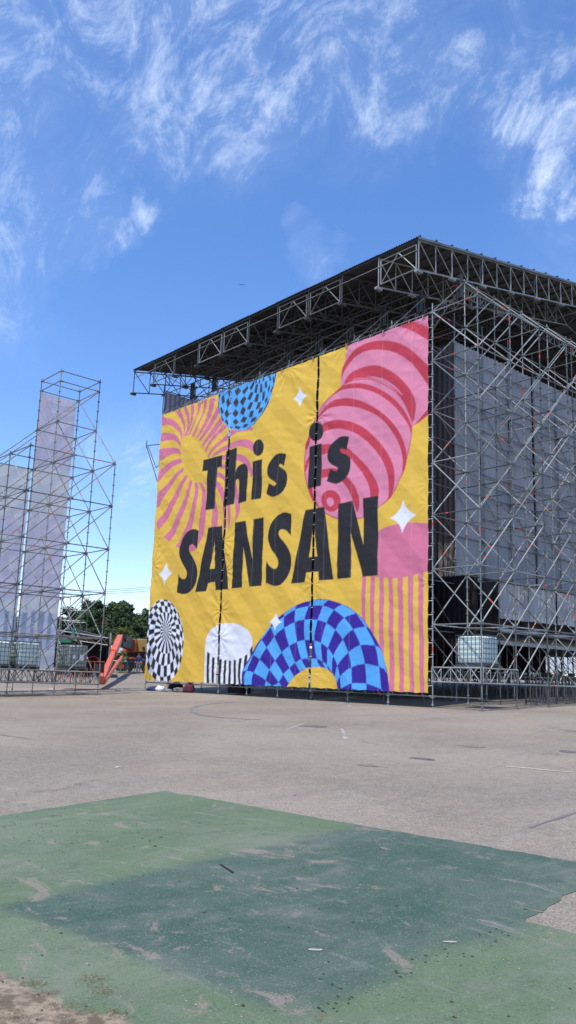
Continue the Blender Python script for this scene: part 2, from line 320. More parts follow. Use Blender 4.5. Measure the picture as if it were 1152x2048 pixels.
def flat_poly(name,P,m,dz,kind='structure',step_=.06,amp=.02,seed=3):
    pts=rough_poly(P,step_,amp,seed); bm=bmesh.new(); vs=[bm.verts.new((p.x,p.y,gz(p.x,p.y)+dz)) for p in pts]; f=bm.faces.new(vs); bmesh.ops.triangulate(bm,faces=[f])
    bmesh.ops.recalc_face_normals(bm,faces=bm.faces)
    if sum(f.normal.z for f in bm.faces)<0: bmesh.ops.reverse_faces(bm,faces=bm.faces)
    me=bpy.data.meshes.new(name); bm.to_mesh(me); bm.free(); me.materials.append(m); o=bpy.data.objects.new(name,me); col.objects.link(o); 
    if kind:tag(o,kind=kind)
    return o
flat_poly('court_paint',[(9.81,-17.7),(12.84,-17.40),(15.33,-17.08),(15.64,-18.85),(18.9,-18.55),(19.5,-30),(11.6,-30),(10.14,-19.95)],pm,.004)
M['faded_white']=mat('faded white line',(.36,.335,.30),.9,0,.35,12); M['faded_yellow']=mat('faded cream line',(.42,.37,.26),.9,0,.3,12); M['tar']=mat('dark tar stain',(.13,.118,.11),.8,0,.35,7); M['tyre']=mat('tyre mark',(.175,.158,.147),.9,0,.3,3)
M['rust']=mat('rusty brown stain',(.21,.165,.11),.8,0,.4,9)
def G(px,py):
    d=ray(px,py); gv=.0312;gu=-.00037; t=(.7505+gu*CAM[0]+gv*CAM[1]-CAM[2])/(d[2]-gu*d[0]-gv*d[1]); p=CAM+d*t; return (p[0],p[1])
def strip(name,A,B,w,m,dz=.005,seed=1,amp=.03):
    a=Vector(A);b_=Vector(B);n_=Vector((-(b_-a).y,(b_-a).x)).normalized()*w/2
    return flat_poly(name,[a-n_,b_-n_,b_+n_,a+n_],m,dz,'structure',.2,amp,seed)
strip('white_line',(3.9,-10.4),(2.7,-8.7),.05,M['faded_white'],seed=4)
strip('white_line',G(683,1457),G(692,1479),.06,M['faded_white'],seed=5,amp=.05)
strip('cream_line',G(1012,1533),G(1146,1545),.1,M['faded_yellow'],seed=6)
strip('white_line',G(170,1413),G(345,1420),.1,M['faded_white'],seed=7)
def blob(name,px,py,rx,ry,m,seed,dz=.005,rot=0):
    c=G(px,py); P=[]; 
    for i in range(14):
        t=2*math.pi*i/14; x=rx*math.cos(t);y=ry*math.sin(t); P.append((c[0]+x*math.cos(rot)-y*math.sin(rot),c[1]+x*math.sin(rot)+y*math.cos(rot)))
    return flat_poly(name,P,m,dz,'structure',.05,rx*.25,seed)
blob('stain',630,1453,.42,.25,M['tar'],1); blob('stain',945,1493,.3,.16,M['rust'],2); blob('stain',1140,1504,.22,.18,M['tar'],3); blob('stain',735,1531,.22,.1,M['rust'],4)
blob('stain',845,1518,.25,.12,M['tar'],8); blob('stain',590,1591,.04,.02,M['tar'],9,.009)
blob('stain',1075,1823,.035,.018,M['rust'],10); 
# curved tyre scrub mark
g=MB(); pts=[G(*p) for p in ((470,1404),(430,1407),(400,1411),(384,1417),(384,1424),(402,1431),(450,1436),(520,1440))]
for i in range(len(pts)-1):
    a=Vector(pts[i]);b_=Vector(pts[i+1]);nn_=Vector((-(b_-a).y,(b_-a).x)).normalized()*.06
    g.add([(q.x,q.y,gz(q.x,q.y)+.006) for q in (a-nn_,b_-nn_,b_+nn_,a+nn_)],[(0,1,2,3)])
tag(g.build('tyre_mark',M['tyre']),kind='structure')
for pa,pb,wd in (((0,1470),(60,1478),.06),((1060,1655),(1152,1625),.05)):
    strip('tyre_mark',G(*pa),G(*pb),wd,M['tyre'],.0045,int(pa[0])+11,.012)
# debris on the paint: dark leaves and chips, pale stones
def scatter(name,label,m,pts,s0,s1,flat=.35):
    g=MB()
    for x,y in pts:
        s=rnd.uniform(s0,s1); a=rnd.uniform(0,6.28); z=gz(x,y)+.006; k=5; vs=[(x+s*math.cos(a+i*6.283/k)*rnd.uniform(.6,1.2),y+s*.6*math.sin(a+i*6.283/k)*rnd.uniform(.6,1.2),z) for i in range(k)]; vs+=[(x,y,z+s*flat)]
        g.add(vs,[(i,(i+1)%k,k) for i in range(k)])
    return tag(g.build(name,m),label,'debris',kind='stuff')
M['chip']=mat('dark leaf chip',(.045,.035,.025),.9); M['stone']=mat('pale stone chip',(.4,.37,.33),.9); M['grassdry']=mat('dry weeds',(.16,.12,.06),.95,0,.3,20)
tr=[]
for i in range(48):
    t=rnd.random(); px=590+t*470+rnd.gauss(0,18); py=2040-t*200+rnd.gauss(0,14)
    if px>640: tr.append(G(px,py))
for i in range(50): tr.append(G(rnd.uniform(0,330),1640+rnd.uniform(0,55)))
for i in range(70): tr.append(G(rnd.uniform(0,1152),rnd.uniform(1640,2048)))
for i in range(40): tr.append(G(rnd.uniform(0,1152),rnd.uniform(1450,1640)))
scatter('leaf_chips','small dark leaf chips scattered on the green court paint',M['chip'],tr,.006,.016)
scatter('stone_chips','pale stone chips scattered over the worn paint',M['stone'],[G(rnd.uniform(0,1152),rnd.uniform(1600,2048)) for i in range(160)],.003,.008)
g=MB()
for (px,py,n_,sx) in ((75,1970,110,28),(185,1962,150,28),(205,1985,120,30),(120,2015,150,60),(230,2030,90,30),(30,2035,120,30),(640,2040,20,10)):
    for i in range(n_):
        x,y=G(px+rnd.gauss(0,sx*.6),py+rnd.gauss(0,6)); z=gz(x,y)+.004; a=rnd.uniform(0,6.28); h=rnd.uniform(.006,.022); dx,dy=math.cos(a)*rnd.uniform(.01,.04),math.sin(a)*rnd.uniform(.01,.04)
        g.add([(x,y,z),(x+dy*.08,y-dx*.08,z),(x+dx,y+dy,z+h)],[(0,1,2)])
tag(g.build('dry_weeds',M['grassdry']),'dry brown weeds growing in the broken paint','weeds',kind='stuff')
x,y=G(452,1740); g=MB(); a=Vector((*G(441,1732),0));b_=Vector((*G(466,1748),0)); a.z=gz(a.x,a.y)+.012;b_.z=gz(b_.x,b_.y)+.012; g.tube(a,b_,.006,6); tag(g.build('stick',M['rubber']),'thin black stick lying on the dark green paint','stick')
for i,(px,py,lb) in enumerate(((100,1380,'crumpled white paper under the left scaffold'),(237,1382,'small white paper scrap between scaffold and banner'),(60,1384,'flat white scrap under the left scaffold posts'),(700,1413,'small white scrap on the ground below the banner'),(238,1535,'tiny white scrap on the grey asphalt left of centre'))):
    x,y=G(px,py); g=MB(); s=.12 if i<2 else .05 if i<4 else .025
    for k in range(7):
        a=rnd.uniform(0,6.28); r_=rnd.uniform(0,s*2.2); cx_,cy_=x+r_*math.cos(a),y+r_*math.sin(a); z=gz(cx_,cy_)
        vs=[(cx_+s*math.cos(t)*rnd.uniform(.5,1.3),cy_+s*math.sin(t)*rnd.uniform(.5,1.3),z+rnd.uniform(.005,s*.5)) for t in (0,1.5,3,4.5)]; g.add(vs,[(0,1,2),(0,2,3)])
    tag(g.build('paper_litter',M['paper']),lb,'litter','paper litter on the ground')
for px,py in ((632,1902),(900,1886)):
    blob('chalk_mark',px,py,.04,.010,M['faded_white'],px,.008,.8)

# ------------------------------------------------------------------ SCAFFOLD
BAY=2.07
STEEL=[M['steel'],M['mark']]
class Scaf:
    """collects posts, ledgers and braces of one scaffold; the 100 nearest of each kind become parts, the rest one part"""
    def __init__(s): s.it={'scaffold_post':[],'ledger':[],'brace':[]}
    def post(s,x,y,zb,zt,z0=None):
        z0=gz(x,y) if z0 is None else z0
        g=MB(); g.tube((x,y,z0),(x,y,zb),.019,6); g.box((x-.075,y-.075,z0),(x+.075,y+.075,z0+.012)); g.tube((x,y,z0+.25*(zb-z0)),(x,y,z0+.25*(zb-z0)+.05),.05,6)
        g.tube((x,y,zb-.02),(x,y,zt),.0245,8)
        z=zb
        while z<zt-.05:
            g.tube((x,y,z-.012),(x,y,z+.012),.062,8); z+=.5
        for k in range(rnd.choice((0,1,1,2,3))):
            z=rnd.uniform(zb,zt-.2); g.tube((x,y,z),(x,y,z+rnd.uniform(.06,.16)),.028,8,1)
        s.it['scaffold_post'].append((np.linalg.norm(CAM-np.array([x,y,(zb+zt)/2])),g))
    def bar(s,kind,p,q,r=.0242,heads=True):
        p=Vector(p);q=Vector(q); d=(q-p).normalized(); g=MB(); a=p+d*.06; b=q-d*.06; g.tube(a,b,r,8)
        if heads:
            g.beam(p+d*.03,p+d*.13,.035,.075); g.beam(q-d*.13,q-d*.03,.035,.075)
        if rnd.random()<.3:
            t=rnd.uniform(.1,.85); c=p.lerp(q,t); g.tube(c,c+d*rnd.uniform(.08,.16),r+.003,8,1)
        s.it[kind].append(((Vector(CAM)-p.lerp(q,.5)).length,g))
    def build(s,root):
        for kind,l in s.it.items():
            l.sort(key=lambda t:t[0])
            for d,g in l[:100]: g.build(kind,STEEL,root)
            rest=l[100:]
            if rest:
                G_=MB()
                for d,g in rest:
                    b=len(G_.v); G_.v.extend(g.v); G_.f.extend([tuple(b+i for i in f) for f in g.f]); G_.m.extend(g.m)
                o=G_.build({'scaffold_post':'distant_posts','ledger':'distant_ledgers','brace':'distant_braces'}[kind],STEEL,root); o['kind']='stuff'
def lattice(p,q,h,n,root,name='lattice_beam',mats=None,rc=.024,rd=.014,down=True):
    p=Vector(p);q=Vector(q); g=MB(); z=Vector((0,0,-h))
    g.tube(p,q,rc,8); g.tube(p+z,q+z,rc,8)
    for i in range(n+1):
        a=p.lerp(q,i/n)
        g.tube(a,a+z,rd,6)
        if i<n: 
            b=p.lerp(q,(i+1)/n)
            if i%2==0: g.tube(a,b+z,rd,6)
            else: g.tube(a+z,b,rd,6)
    return g.build(name,mats or M['steel'],root)
Z0=1.656
zk=lambda k: Z0+2*k
main=empty('stage_scaffold',(0,0,0),0,'tall grey scaffold wall of the main stage, the big coloured banner hanging on it','scaffold')
SC=Scaf()
# row carrying the banner (Y=0) and the row behind it
for i in range(10):
    SC.post(-BAY*i,0,1.10,zk(7)+.28 if i else zk(7)+.35)
for i in range(10):
    x=-BAY*i; SC.post(x,BAY,1.2,zk(8)+.1)
for i in range(9):
    x0,x1=-BAY*(i+1),-BAY*i
    SC.bar('ledger',(x0,0,1.15),(x1,0,1.15)); SC.bar('ledger',(x0,0,zk(7)),(x1,0,zk(7)))
    for k in (0,2,4,6,7,8): SC.bar('ledger',(x0,BAY,zk(k)),(x1,BAY,zk(k)))
    if i%2==0: SC.bar('brace',(x1,BAY,zk(8)),(x0,BAY,zk(7)))
    else: SC.bar('brace',(x1,BAY,zk(8)),(x0,BAY,zk(6)))
    for k in range(0,7,2): SC.bar('brace',(x0,BAY,zk(k+1)),(x1,BAY,zk(k)))
for i in range(10):
    for k in (0,3,7): SC.bar('ledger',(-BAY*i,0,zk(k)),(-BAY*i,BAY,zk(k)))
    if i%3==1: SC.bar('brace',(-BAY*i,0,zk(6)),(-BAY*i,BAY,zk(7)))
    if i: SC.bar('brace',(-BAY*i,0,zk(7)),(-BAY*i,BAY,zk(8)))
# back side: rows X=+2.07, 0, -2.07
NJ=9
for j in range(NJ): SC.post(BAY,BAY*j,1.15,zk(7)+.3)
for j in range(2,NJ): SC.post(0,BAY*j,1.2,zk(8)+.15)
for j in range(2,NJ): SC.post(-BAY,BAY*j,1.2,zk(8))
SC.bar('ledger',(0,0,1.15),(BAY,0,1.15))
for k in range(8):
    for j in range(NJ):
        if not(k==7 and j==0): pass
        SC.bar('ledger',(0,BAY*j,zk(k)),(BAY,BAY*j,zk(k)))
        if k<7: SC.bar('brace',(0,BAY*j,zk(k+1)),(BAY,BAY*j,zk(k)))
        if j>=1 and k%2==0: SC.bar('ledger',(-BAY,BAY*j,zk(k)),(0,BAY*j,zk(k)))
        if j<NJ-1:
            SC.bar('ledger',(BAY,BAY*j,zk(k)),(BAY,BAY*(j+1),zk(k)))
            SC.bar('ledger',(0,BAY*j,zk(k)),(0,BAY*(j+1),zk(k)))
            if k<7: SC.bar('brace',(BAY,BAY*j,zk(k)),(BAY,BAY*(j+1),zk(k+1)))
            SC.bar('brace',(0,BAY*j,zk(k)),(0,BAY*(j+1),zk(k+1)))
            if j>=1: 
                SC.bar('ledger',(-BAY,BAY*j,zk(k)),(-BAY,BAY*(j+1),zk(k)))
                if 3<=k<=6 and j>=3: SC.bar('ledger',(-BAY,BAY*j,zk(k)+1),(-BAY,BAY*(j+1),zk(k)+1),.02)
                if 4<=k<=6 and j>=3: SC.bar('ledger',(-BAY,BAY*j,zk(k)+.5),(-BAY,BAY*(j+1),zk(k)+.5),.02)
                if k in(1,3,5): SC.bar('brace',(-BAY,BAY*j,zk(k+1)),(-BAY,BAY*(j+1),zk(k)))
for j in range(1,NJ-1):
    SC.bar('ledger',(0,BAY*j,zk(8)),(0,BAY*(j+1),zk(8))); SC.bar('ledger',(0,BAY*j,zk(8)-.25),(0,BAY*(j+1),zk(8)-.25),.02)
for j in range(1,NJ):
    SC.bar('brace',(0,BAY*j,zk(8)),(BAY,BAY*j,zk(7)))
SC.bar('brace',(0,0,zk(7)),(0,BAY,zk(8)))
SC.build(main)
for j in range(1,6): lattice((-.12,BAY*j,zk(8)-.05),(-.12,BAY*(j+1),zk(8)-.05),.5,5,main)
for i in range(3): lattice((-BAY*i*3-.1,BAY+.12,zk(8)-.5),(-BAY*(i+1)*3,BAY+.12,zk(8)-.5),.5,12,main)
lattice((0,-.06,Z0+.5),(BAY,-.06,Z0+.5),.5,5,main); lattice((BAY+.06,0,Z0+.5),(BAY+.06,BAY,Z0+.5),.5,5,main); lattice((.06,0,Z0+.5),(.06,BAY,Z0+.5),.5,5,main)
# roof carrying stub columns
for i in range(10):
    g=MB(); x=-.12-BAY*i; g.beam((x-.09,BAY-.16,zk(8)-.7),(x-.09,BAY-.16,17.95),.09,.09); g.beam((x+.09,BAY-.16,zk(8)-.7),(x+.09,BAY-.16,17.95),.09,.09); g.build('roof_column',M['steel_dark'],main)

# ------------------------------------------------------------------ STAGE DECK + under-deck supports
deck=empty('stage_deck',(-9,14,gz(-9,14)),0,'raised dark stage floor on a forest of short steel legs','stage')
def worldpart(o,root): o.parent=root; o.matrix_parent_inverse=Matrix.Translation(root.location).inverted(); return o
g=MB(); g.box((-18.3,4.3,3.55),(-2.35,27,3.72)); worldpart(g.build('deck_floor',M['deckm']),deck)
g=MB()
for y0 in (4.2,):
    pass
g.beam((-2.3,4.2,3.62),(-2.3,27,3.62),.06,.24); g.beam((-18.3,4.2,3.6),(-2.3,4.2,3.6),.06,.2,1); g.beam((-1.2,4.4,3.35),(-1.2,20,3.35),.05,.16); g.beam((-.25,4.4,3.78),(-.25,20,3.78),.05,.1)
worldpart(g.build('edge_beam',[M['rail'],M['frame']]),deck)
g=MB()
for i in range(9):
    for j in range(12):
        x=-2.5-i*1.95; y=4.4+j*2.0
        z=gz(x,y); g.tube((x,y,z),(x,y,3.55),.03,6); g.box((x-.07,y-.07,z),(x+.07,y+.07,z+.01))
        if j%2==0 and i<8: g.tube((x,y,z+.35),(x-1.95,y,3.4),.02,6)
        if i%2==0 and j<11: g.tube((x,y,3.3),(x,y+2,z+.4),.02,6)
        if i<8: g.tube((x,y,2.1),(x-1.95,y,2.1),.022,6)
        if j<11: g.tube((x,y,2.0),(x,y+2,2.0),.022,6)
o=worldpart(g.build('deck_legs',M['frame']),deck); o['kind']='stuff'
# ------------------------------------------------------------------ CURTAINS
def drape(name,p,q,z0,z1,m,label,group,amp=.06,wl=.28,seed=0,cat='curtain'):
    p=Vector((*p,0));q=Vector((*q,0)); L_=(q-p).length; nx=int(L_/.045); nz=10; d=(q-p)/L_; n_=Vector((-d.y,d.x,0)); g=MB()
    for j in range(nz+1):
        for i in range(nx+1):
            t=i/nx*L_; f=j/nz; z=z0+(z1-z0)*f
            ph=noise.noise(Vector((t*.9,seed*7.3,z*.05)))*5
            a=amp*(.55+.6*noise.noise(Vector((t*.6,seed,z*.12))))*math.sin(t*6.283/wl+ph)+.05*noise.noise(Vector((t*.5,z*.4,seed+9)))
            c=p+d*t+n_*a; g.v.append((c.x,c.y,z+(.05*noise.noise(Vector((t*2,seed,3))) if j==0 else 0)))
    for j in range(nz):
        for i in range(nx): a=j*(nx+1)+i; g.f.append((a,a+1,a+nx+2,a+nx+1)); g.m.append(0)
    o=g.build(name,m,None,True); return tag(o,label,cat,group)
# long drapes on the back wall; strips with dark gaps between
ys=[4.18,6.15,8.4,10.5,12.5,14.4,16.4,18.4]
names_=['first','second','third','fourth','fifth','sixth','seventh']
for i in range(7):
    drape('curtain',(-BAY-.13,ys[i]+(.05 if i else 0)),(-BAY-.13,ys[i+1]-.06),6.1 if i else 5.9,16.42-.0*i,M['curtain'],'tall grey pleated curtain on the back of the stage, %s strip from the corner'%names_[i],'grey curtains behind the scaffold',.085,.22+.05*(i%3),i)
drape('curtain',(-BAY-.02,4.16),(-6.3,4.16),5.9,16.3,M['curtain_shade'],'dark shaded curtain turning the stage corner just right of the banner','curtains round the stage corner',.04,.3,20)
drape('curtain',(-BAY-1.2,4.6),(-BAY-1.2,20),3.5,16.6,M['black'],'black backdrop hidden behind the grey curtains','curtains round the stage corner',.03,.4,21)
drape('curtain',(-.9,4.0),(-6.3,4.0),3.4,5.95,M['black'],'low black drape at stage floor height right of the banner','curtains round the stage corner',.05,.25,22)
for i,(a,b_) in enumerate(((4.35,6.35),(6.5,8.5),(8.65,10.7),(10.8,12.8))):
    drape('curtain',(-.12,a),(-.12,b_),4.2+.02*i,5.62,M['curtain'],'short grey curtain at floor height, %s from the left'%names_[i],'short grey curtains at stage floor height',.035,.3,30+i)
drape('curtain',(-1.0,4.3),(-1.0,18),3.6,5.9,M['black'],'long low black drape behind the short grey curtains','curtains round the stage corner',.03,.4,41)

drape('curtain',(-9.8,3.0),(-18.45,3.0),3.2,14.6,M['black'],'added black sheet behind the big banner, darkening its left open seam',None,.04,.5,60); drape('curtain',(-2.6,3.0),(-9.75,3.0),3.2,17.0,M['black'],'added black sheet behind the big banner, darkening its right open seam',None,.04,.5,61)  # added sheets that block the sky so the open seams look dark
drape('curtain',(-2.7,11.9),(-18.2,11.9),2.25,3.5,M['black'],'added short black sheet darkening the space under the stage floor',None,.03,.4,62)  # added sheet, stands in for the darkness under the deck
# ------------------------------------------------------------------ ROOF
roof=empty('stage_roof',(-10,14,gz(-10,14)),0,'dark corrugated gable roof on steel trusses over the main stage','roof')
RX0=-.12; EY=-.69; EZ=18.47; SL=.2; RID=14.0; HT=1.25
rz_=lambda y: EZ+SL*(min(y,2*RID-y)-EY)
for k in range(10):
    g=MB(); x1=RX0-BAY*k+.04; x0=x1-BAY-.05; nn_=34; lift=.012*(k%2)
    for (ya,yb) in ((EY-.12,RID),(RID,2*RID-EY+.12)):
        vs=[]
        for i in range(nn_+1):
            x=x0+(x1-x0)*i/nn_; dz=.045*(1 if i%2 else 0)+lift+.05
            vs.append((x,ya,rz_(ya)+dz+.02)); vs.append((x,yb,rz_(yb)+dz+.02))
        g.add(vs,[(2*i,2*i+1,2*i+3,2*i+2) for i in range(nn_)])
    worldpart(g.build('roof_sheet',M['roof']),roof)
for k in range(11):
    x=RX0-BAY*k
    for side in (0,1):
        ya,yb=(EY,RID) if side==0 else (2*RID-EY,RID)
        n_=14; g=MB(); pts=[]
        for i in range(n_+1):
            y=ya+(yb-ya)*i/n_; pts.append(y)
        top=[Vector((x,y,rz_(y)-.03)) for y in pts]; bot=[Vector((x,y,rz_(y)-.03-HT+.012*i)) for i,y in enumerate(pts)]
        g.beam(top[0],top[-1],.05,.05); g.beam(bot[0],bot[-1],.05,.05)
        for i in range(n_+1):
            g.tube(top[i],bot[i],.024 if i%2 else .028,6)
            if i<n_: g.tube(top[i],bot[i+1],.022,6)
        if side==0:   # white shoe under some nodes
            for i in (0,2,4,6,8,10): g.beam(bot[i]+Vector((0,-.16,-.07)),bot[i]+Vector((0,.16,-.07)),.16,.1)
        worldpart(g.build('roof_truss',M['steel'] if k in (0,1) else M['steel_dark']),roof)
for i in range(30):
    y=EY+i*(2*(RID-EY))/29; g=MB(); g.beam((RX0+.1,y,rz_(y)+.035),(RX0-BAY*10-.1,y,rz_(y)+.035),.05,.06)
    g.beam((RX0+.1,y,rz_(y)+.13),(RX0-.02,y,rz_(y)+.13),.07,.05); worldpart(g.build('purlin',M['steel_dark']),roof)
g=MB(); g.beam((RX0+.09,EY-.1,rz_(EY-.1)+.02),(RX0+.09,RID,rz_(RID)+.02),.05,.09); worldpart(g.build('verge_trim',M['steel']),roof)
pan=[0,2,3,5,6,8]
for k in pan:
    for jj,Y in enumerate((EY,3.5,7.7,11.9)):
        xa,xb=RX0-BAY*k-.12,RX0-BAY*(k+1)+.12; zt,zb=rz_(Y)-.16,rz_(Y)-HT+.06
        g=MB(); g.tube((xa,Y,zt),(xa,Y,zb),.024,6); g.tube((xb,Y,zt),(xb,Y,zb),.024,6); g.tube((xa,Y,zt),(xb,Y,zt),.022,6); g.tube((xa,Y,zb),(xb,Y,zb),.026,6)
        xm=(xa+xb)/2; g.tube((xa,Y,zb),(xm,Y,zt),.02,6); g.tube((xb,Y,zb),(xm,Y,zt),.02,6); worldpart(g.build('bracing_panel',M['steel']),roof)
g=MB()
for z_ in (.42,): g.tube((RX0,EY-.03,rz_(EY)-z_),(RX0-BAY*10,EY-.03,rz_(EY)-z_),.017,6)
worldpart(g.build('eave_rail',M['steel'],None),roof)
for k in range(10):
    for jj,Y in enumerate((1.4,5.6,9.8)):
        xa,xb=RX0-BAY*k,RX0-BAY*(k+1); zt,zb=rz_(Y)-.1,rz_(Y)-HT
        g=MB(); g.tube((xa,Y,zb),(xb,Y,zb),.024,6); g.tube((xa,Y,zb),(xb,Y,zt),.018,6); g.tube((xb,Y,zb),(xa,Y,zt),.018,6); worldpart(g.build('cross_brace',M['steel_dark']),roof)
# far wall of the stage (other long side) keeps the roof up
far=empty('far_scaffold',(-9,27,gz(-9,27)),0,'far scaffold wall across the stage, seen dimly under the roof','scaffold')
g=MB()
for i in range(10):
    for Y in (25.9,28.0):
        x=-BAY*i; g.tube((x,Y,gz(x,Y)),(x,Y,18),.026,6)
        for k in range(9):
            if i<9: g.tube((x,Y,zk(k)),(x-BAY,Y,zk(k)),.024,6)
            if i<9 and k<8 and Y<27: g.tube((x,Y,zk(k)),(x-BAY,Y,zk(k+1)),.024,6)
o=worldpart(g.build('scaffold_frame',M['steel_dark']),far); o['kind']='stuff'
drape('curtain',(-18.4,25.6),(0,25.6),3.9,16.5,M['black'],'black drape on the far side of the stage','curtains round the stage corner',.05,.5,50)

# ------------------------------------------------------------------ BANNER ART
YEL=(.80,.51,.075); PNK=(.68,.19,.29); PNK2=(.75,.255,.37); RED=(.56,.055,.085); BLK=(.027,.027,.030); LBL=(.105,.42,.86); DBL=(.045,.022,.30); WHT=(.80,.83,.90); SLT=(.052,.050,.052)
shapes=[]
def smooth(P,closed=True,n=5):
    pts=[p[:2] for p in P]; cor=[len(p)>2 for p in P]; N_=len(P); out=[]
    for i in range(N_):
        if not closed and i==N_-1: out.append(pts[i]); break
        p1=np.array(pts[i],float);p2=np.array(pts[(i+1)%N_],float)
        p0=np.array(pts[(i-1)%N_],float) if not(cor[i]) else p1
        p3=np.array(pts[(i+2)%N_],float) if not(cor[(i+1)%N_]) else p2
        for j in range(n):
            t=j/n; out.append(tuple(.5*((2*p1)+(-p0+p2)*t+(2*p0-5*p1+4*p2-p3)*t*t+(-p0+3*p1-3*p2+p3)*t**3)))
    return out
def shp(fr,P,c,sm=False):
    ox,oy,s=fr
    P=smooth(P) if sm else [p[:2] for p in P]
    shapes.append(([on_banner(ox+x/s,oy+y/s) for x,y in P],c))
def ell(fr,cx,cy,rx,ry,c,rot=0,n=48):
    ca,sa=math.cos(rot),math.sin(rot)
    shp(fr,[(cx+rx*math.cos(t)*ca-ry*math.sin(t)*sa,cy+rx*math.cos(t)*sa+ry*math.sin(t)*ca) for t in np.linspace(0,2*math.pi,n,endpoint=False)],c)
def star(T,Rr,B,Lf):
    P=[T,Rr,B,Lf]; c=np.mean(np.array(P,float),0); out=[]
    for i in range(4):
        a=np.array(P[i],float);b=np.array(P[(i+1)%4],float); q=c+.22*(a-c+b-c)
        for t in np.linspace(0,1,8,endpoint=False): out.append(tuple((1-t)**2*a+2*t*(1-t)*q+t*t*b))
    shp((0,0,1),out,WHT)
T1=(310,780,9.6);T2=(410,780,9.6);T3=(310,930,9.6);T4=(410,930,9.6);C7=(280,780,3.6)
for fr,P in ((T1,[(170,500),(235,540),(330,560),(420,610),(510,720),(555,850),(555,960),(545,940),(500,830),(430,760),(330,690),(260,670),(160,680)]),
 (T1,[(150,840),(300,830),(410,860),(490,950),(525,1040),(528,1110),(480,1040),(410,985),(300,965),(140,985)]),
 (T1,[(120,1155),(270,1115),(390,1110),(470,1130),(515,1180),(522,1260),(490,1230),(400,1230),(280,1270),(120,1355)]),
 (T1,[(110,1560),(210,1470),(310,1400),(400,1350),(515,1325),(540,1400),(480,1430),(400,1470),(300,1540),(200,1640),(90,1770)]),
 (T3,[(80,580),(180,460),(300,330),(420,180),(500,110),(570,60),(585,100),(500,200),(400,320),(300,470),(200,620),(70,830)]),
 (T3,[(60,1130),(130,1010),(230,880),(330,700),(430,500),(540,310),(630,190),(650,230),(590,360),(500,550),(400,780),(310,970),(210,1120),(105,1255,1)]),
 (T3,[(200,1385,1),(300,1270),(390,1110),(480,890),(570,690),(640,500),(690,310),(735,310),(720,430),(680,600),(610,820),(520,1070),(450,1240),(370,1390),(300,1475,1)]),
 (T3,[(410,1560,1),(490,1480),(560,1330),(630,1180),(690,970),(750,740),(790,520),(785,340),(830,350),(855,440),(850,620),(800,900),(760,1100),(720,1300),(640,1500),(490,1600,1)]),
 (T3,[(680,1540),(760,1500),(840,1560),(810,1640),(700,1660)]),
 (T3,[(840,1560),(870,1300),(865,1160),(900,950),(920,780),(930,600),(910,440),(870,345),(920,350),(970,420),(1000,520),(1010,900),(1000,1050),(970,1290),(930,1400)]),
 (T4,[(0,310),(60,350),(150,480),(235,680),(265,850),(275,1000),(270,1180,1),(150,1200,1),(165,1000),(165,890),(120,600),(60,400)]),
 (T4,[(200,280),(320,370),(395,500),(440,700),(440,900),(430,1100),(400,1350,1),(365,1170),(385,1000),(370,850),(375,740),(330,600),(240,420)]),
 (T4,[(200,140),(330,160),(430,250),(500,450),(520,700),(520,950),(500,1150),(465,1260,1),(470,900),(450,650),(400,340),(330,260),(200,215)]),
 (T4,[(340,-10),(430,20),(560,150),(650,450),(670,620),(700,760),(695,880),(660,1000),(605,1085,1),(625,900),(600,700),(605,430),(560,300),(430,100),(340,70)]),
 (T2,[(370,1265),(500,1240),(640,1235),(720,1245),(800,1280),(880,1370),(930,1500),(940,1600),(915,1700),(880,1600),(840,1510),(770,1420),(640,1360),(500,1350),(370,1345)]),
 (T2,[(150,1285),(250,1190),(400,1080),(550,1010),(700,965),(820,955),(920,985),(965,1050),(950,1190),(880,1140),(780,1100),(650,1095),(500,1140),(350,1200),(220,1270)]),
 (T2,[(70,1290),(110,1200),(200,1090),(300,990),(400,900),(480,830),(550,780),(700,760),(900,720),(940,770),(700,810),(560,870),(480,940),(380,1010),(280,1090),(180,1180),(100,1290)]),
 (T2,[(25,1150),(60,1080),(130,960),(210,850),(300,760),(380,680),(445,720),(350,810),(250,900),(170,1000),(90,1110),(45,1220)]),
 (T2,[(-20,1030),(60,930),(140,790),(230,660),(330,540),(375,630),(280,740),(190,860),(100,960),(20,1060),(-20,1110)]),
 (T2,[(270,300),(305,450),(210,600),(140,740),(60,850),(-40,960),(-80,1000),(-75,940),(10,820),(90,660),(180,500),(240,390)]),
 (T2,[(130,170,1),(230,150,1),(190,360),(130,520),(60,680),(-20,820),(-120,920),(-130,890),(-70,800),(0,660),(60,500),(100,350)]),
 (T1,[(970,200,1),(1035,180,1),(1010,330),(960,470),(900,620),(850,740),(800,870),(740,900),(730,880),(790,780),(860,640),(920,480),(955,330)]),
 (T1,[(840,245,1),(915,235,1),(880,400),(830,530),(790,640),(740,760),(690,860),(660,890),(640,890),(690,800),(750,680),(800,560),(835,420)]),
 (T1,[(715,270,1),(775,265,1),(775,420),(760,560),(720,680),(670,800),(625,890),(605,890),(650,780),(700,650),(720,500)]),
 (T1,[(580,330,1),(630,315,1),(670,420),(690,550),(680,700),(640,800),(600,895),(590,880),(630,780),(650,650),(635,520),(600,420)]),
 (T1,[(400,420,1),(520,385,1),(560,500),(595,620),(605,760),(580,900),(565,960),(580,800),(560,680),(500,550),(440,460)])):
    shp(fr,P,PNK,True)
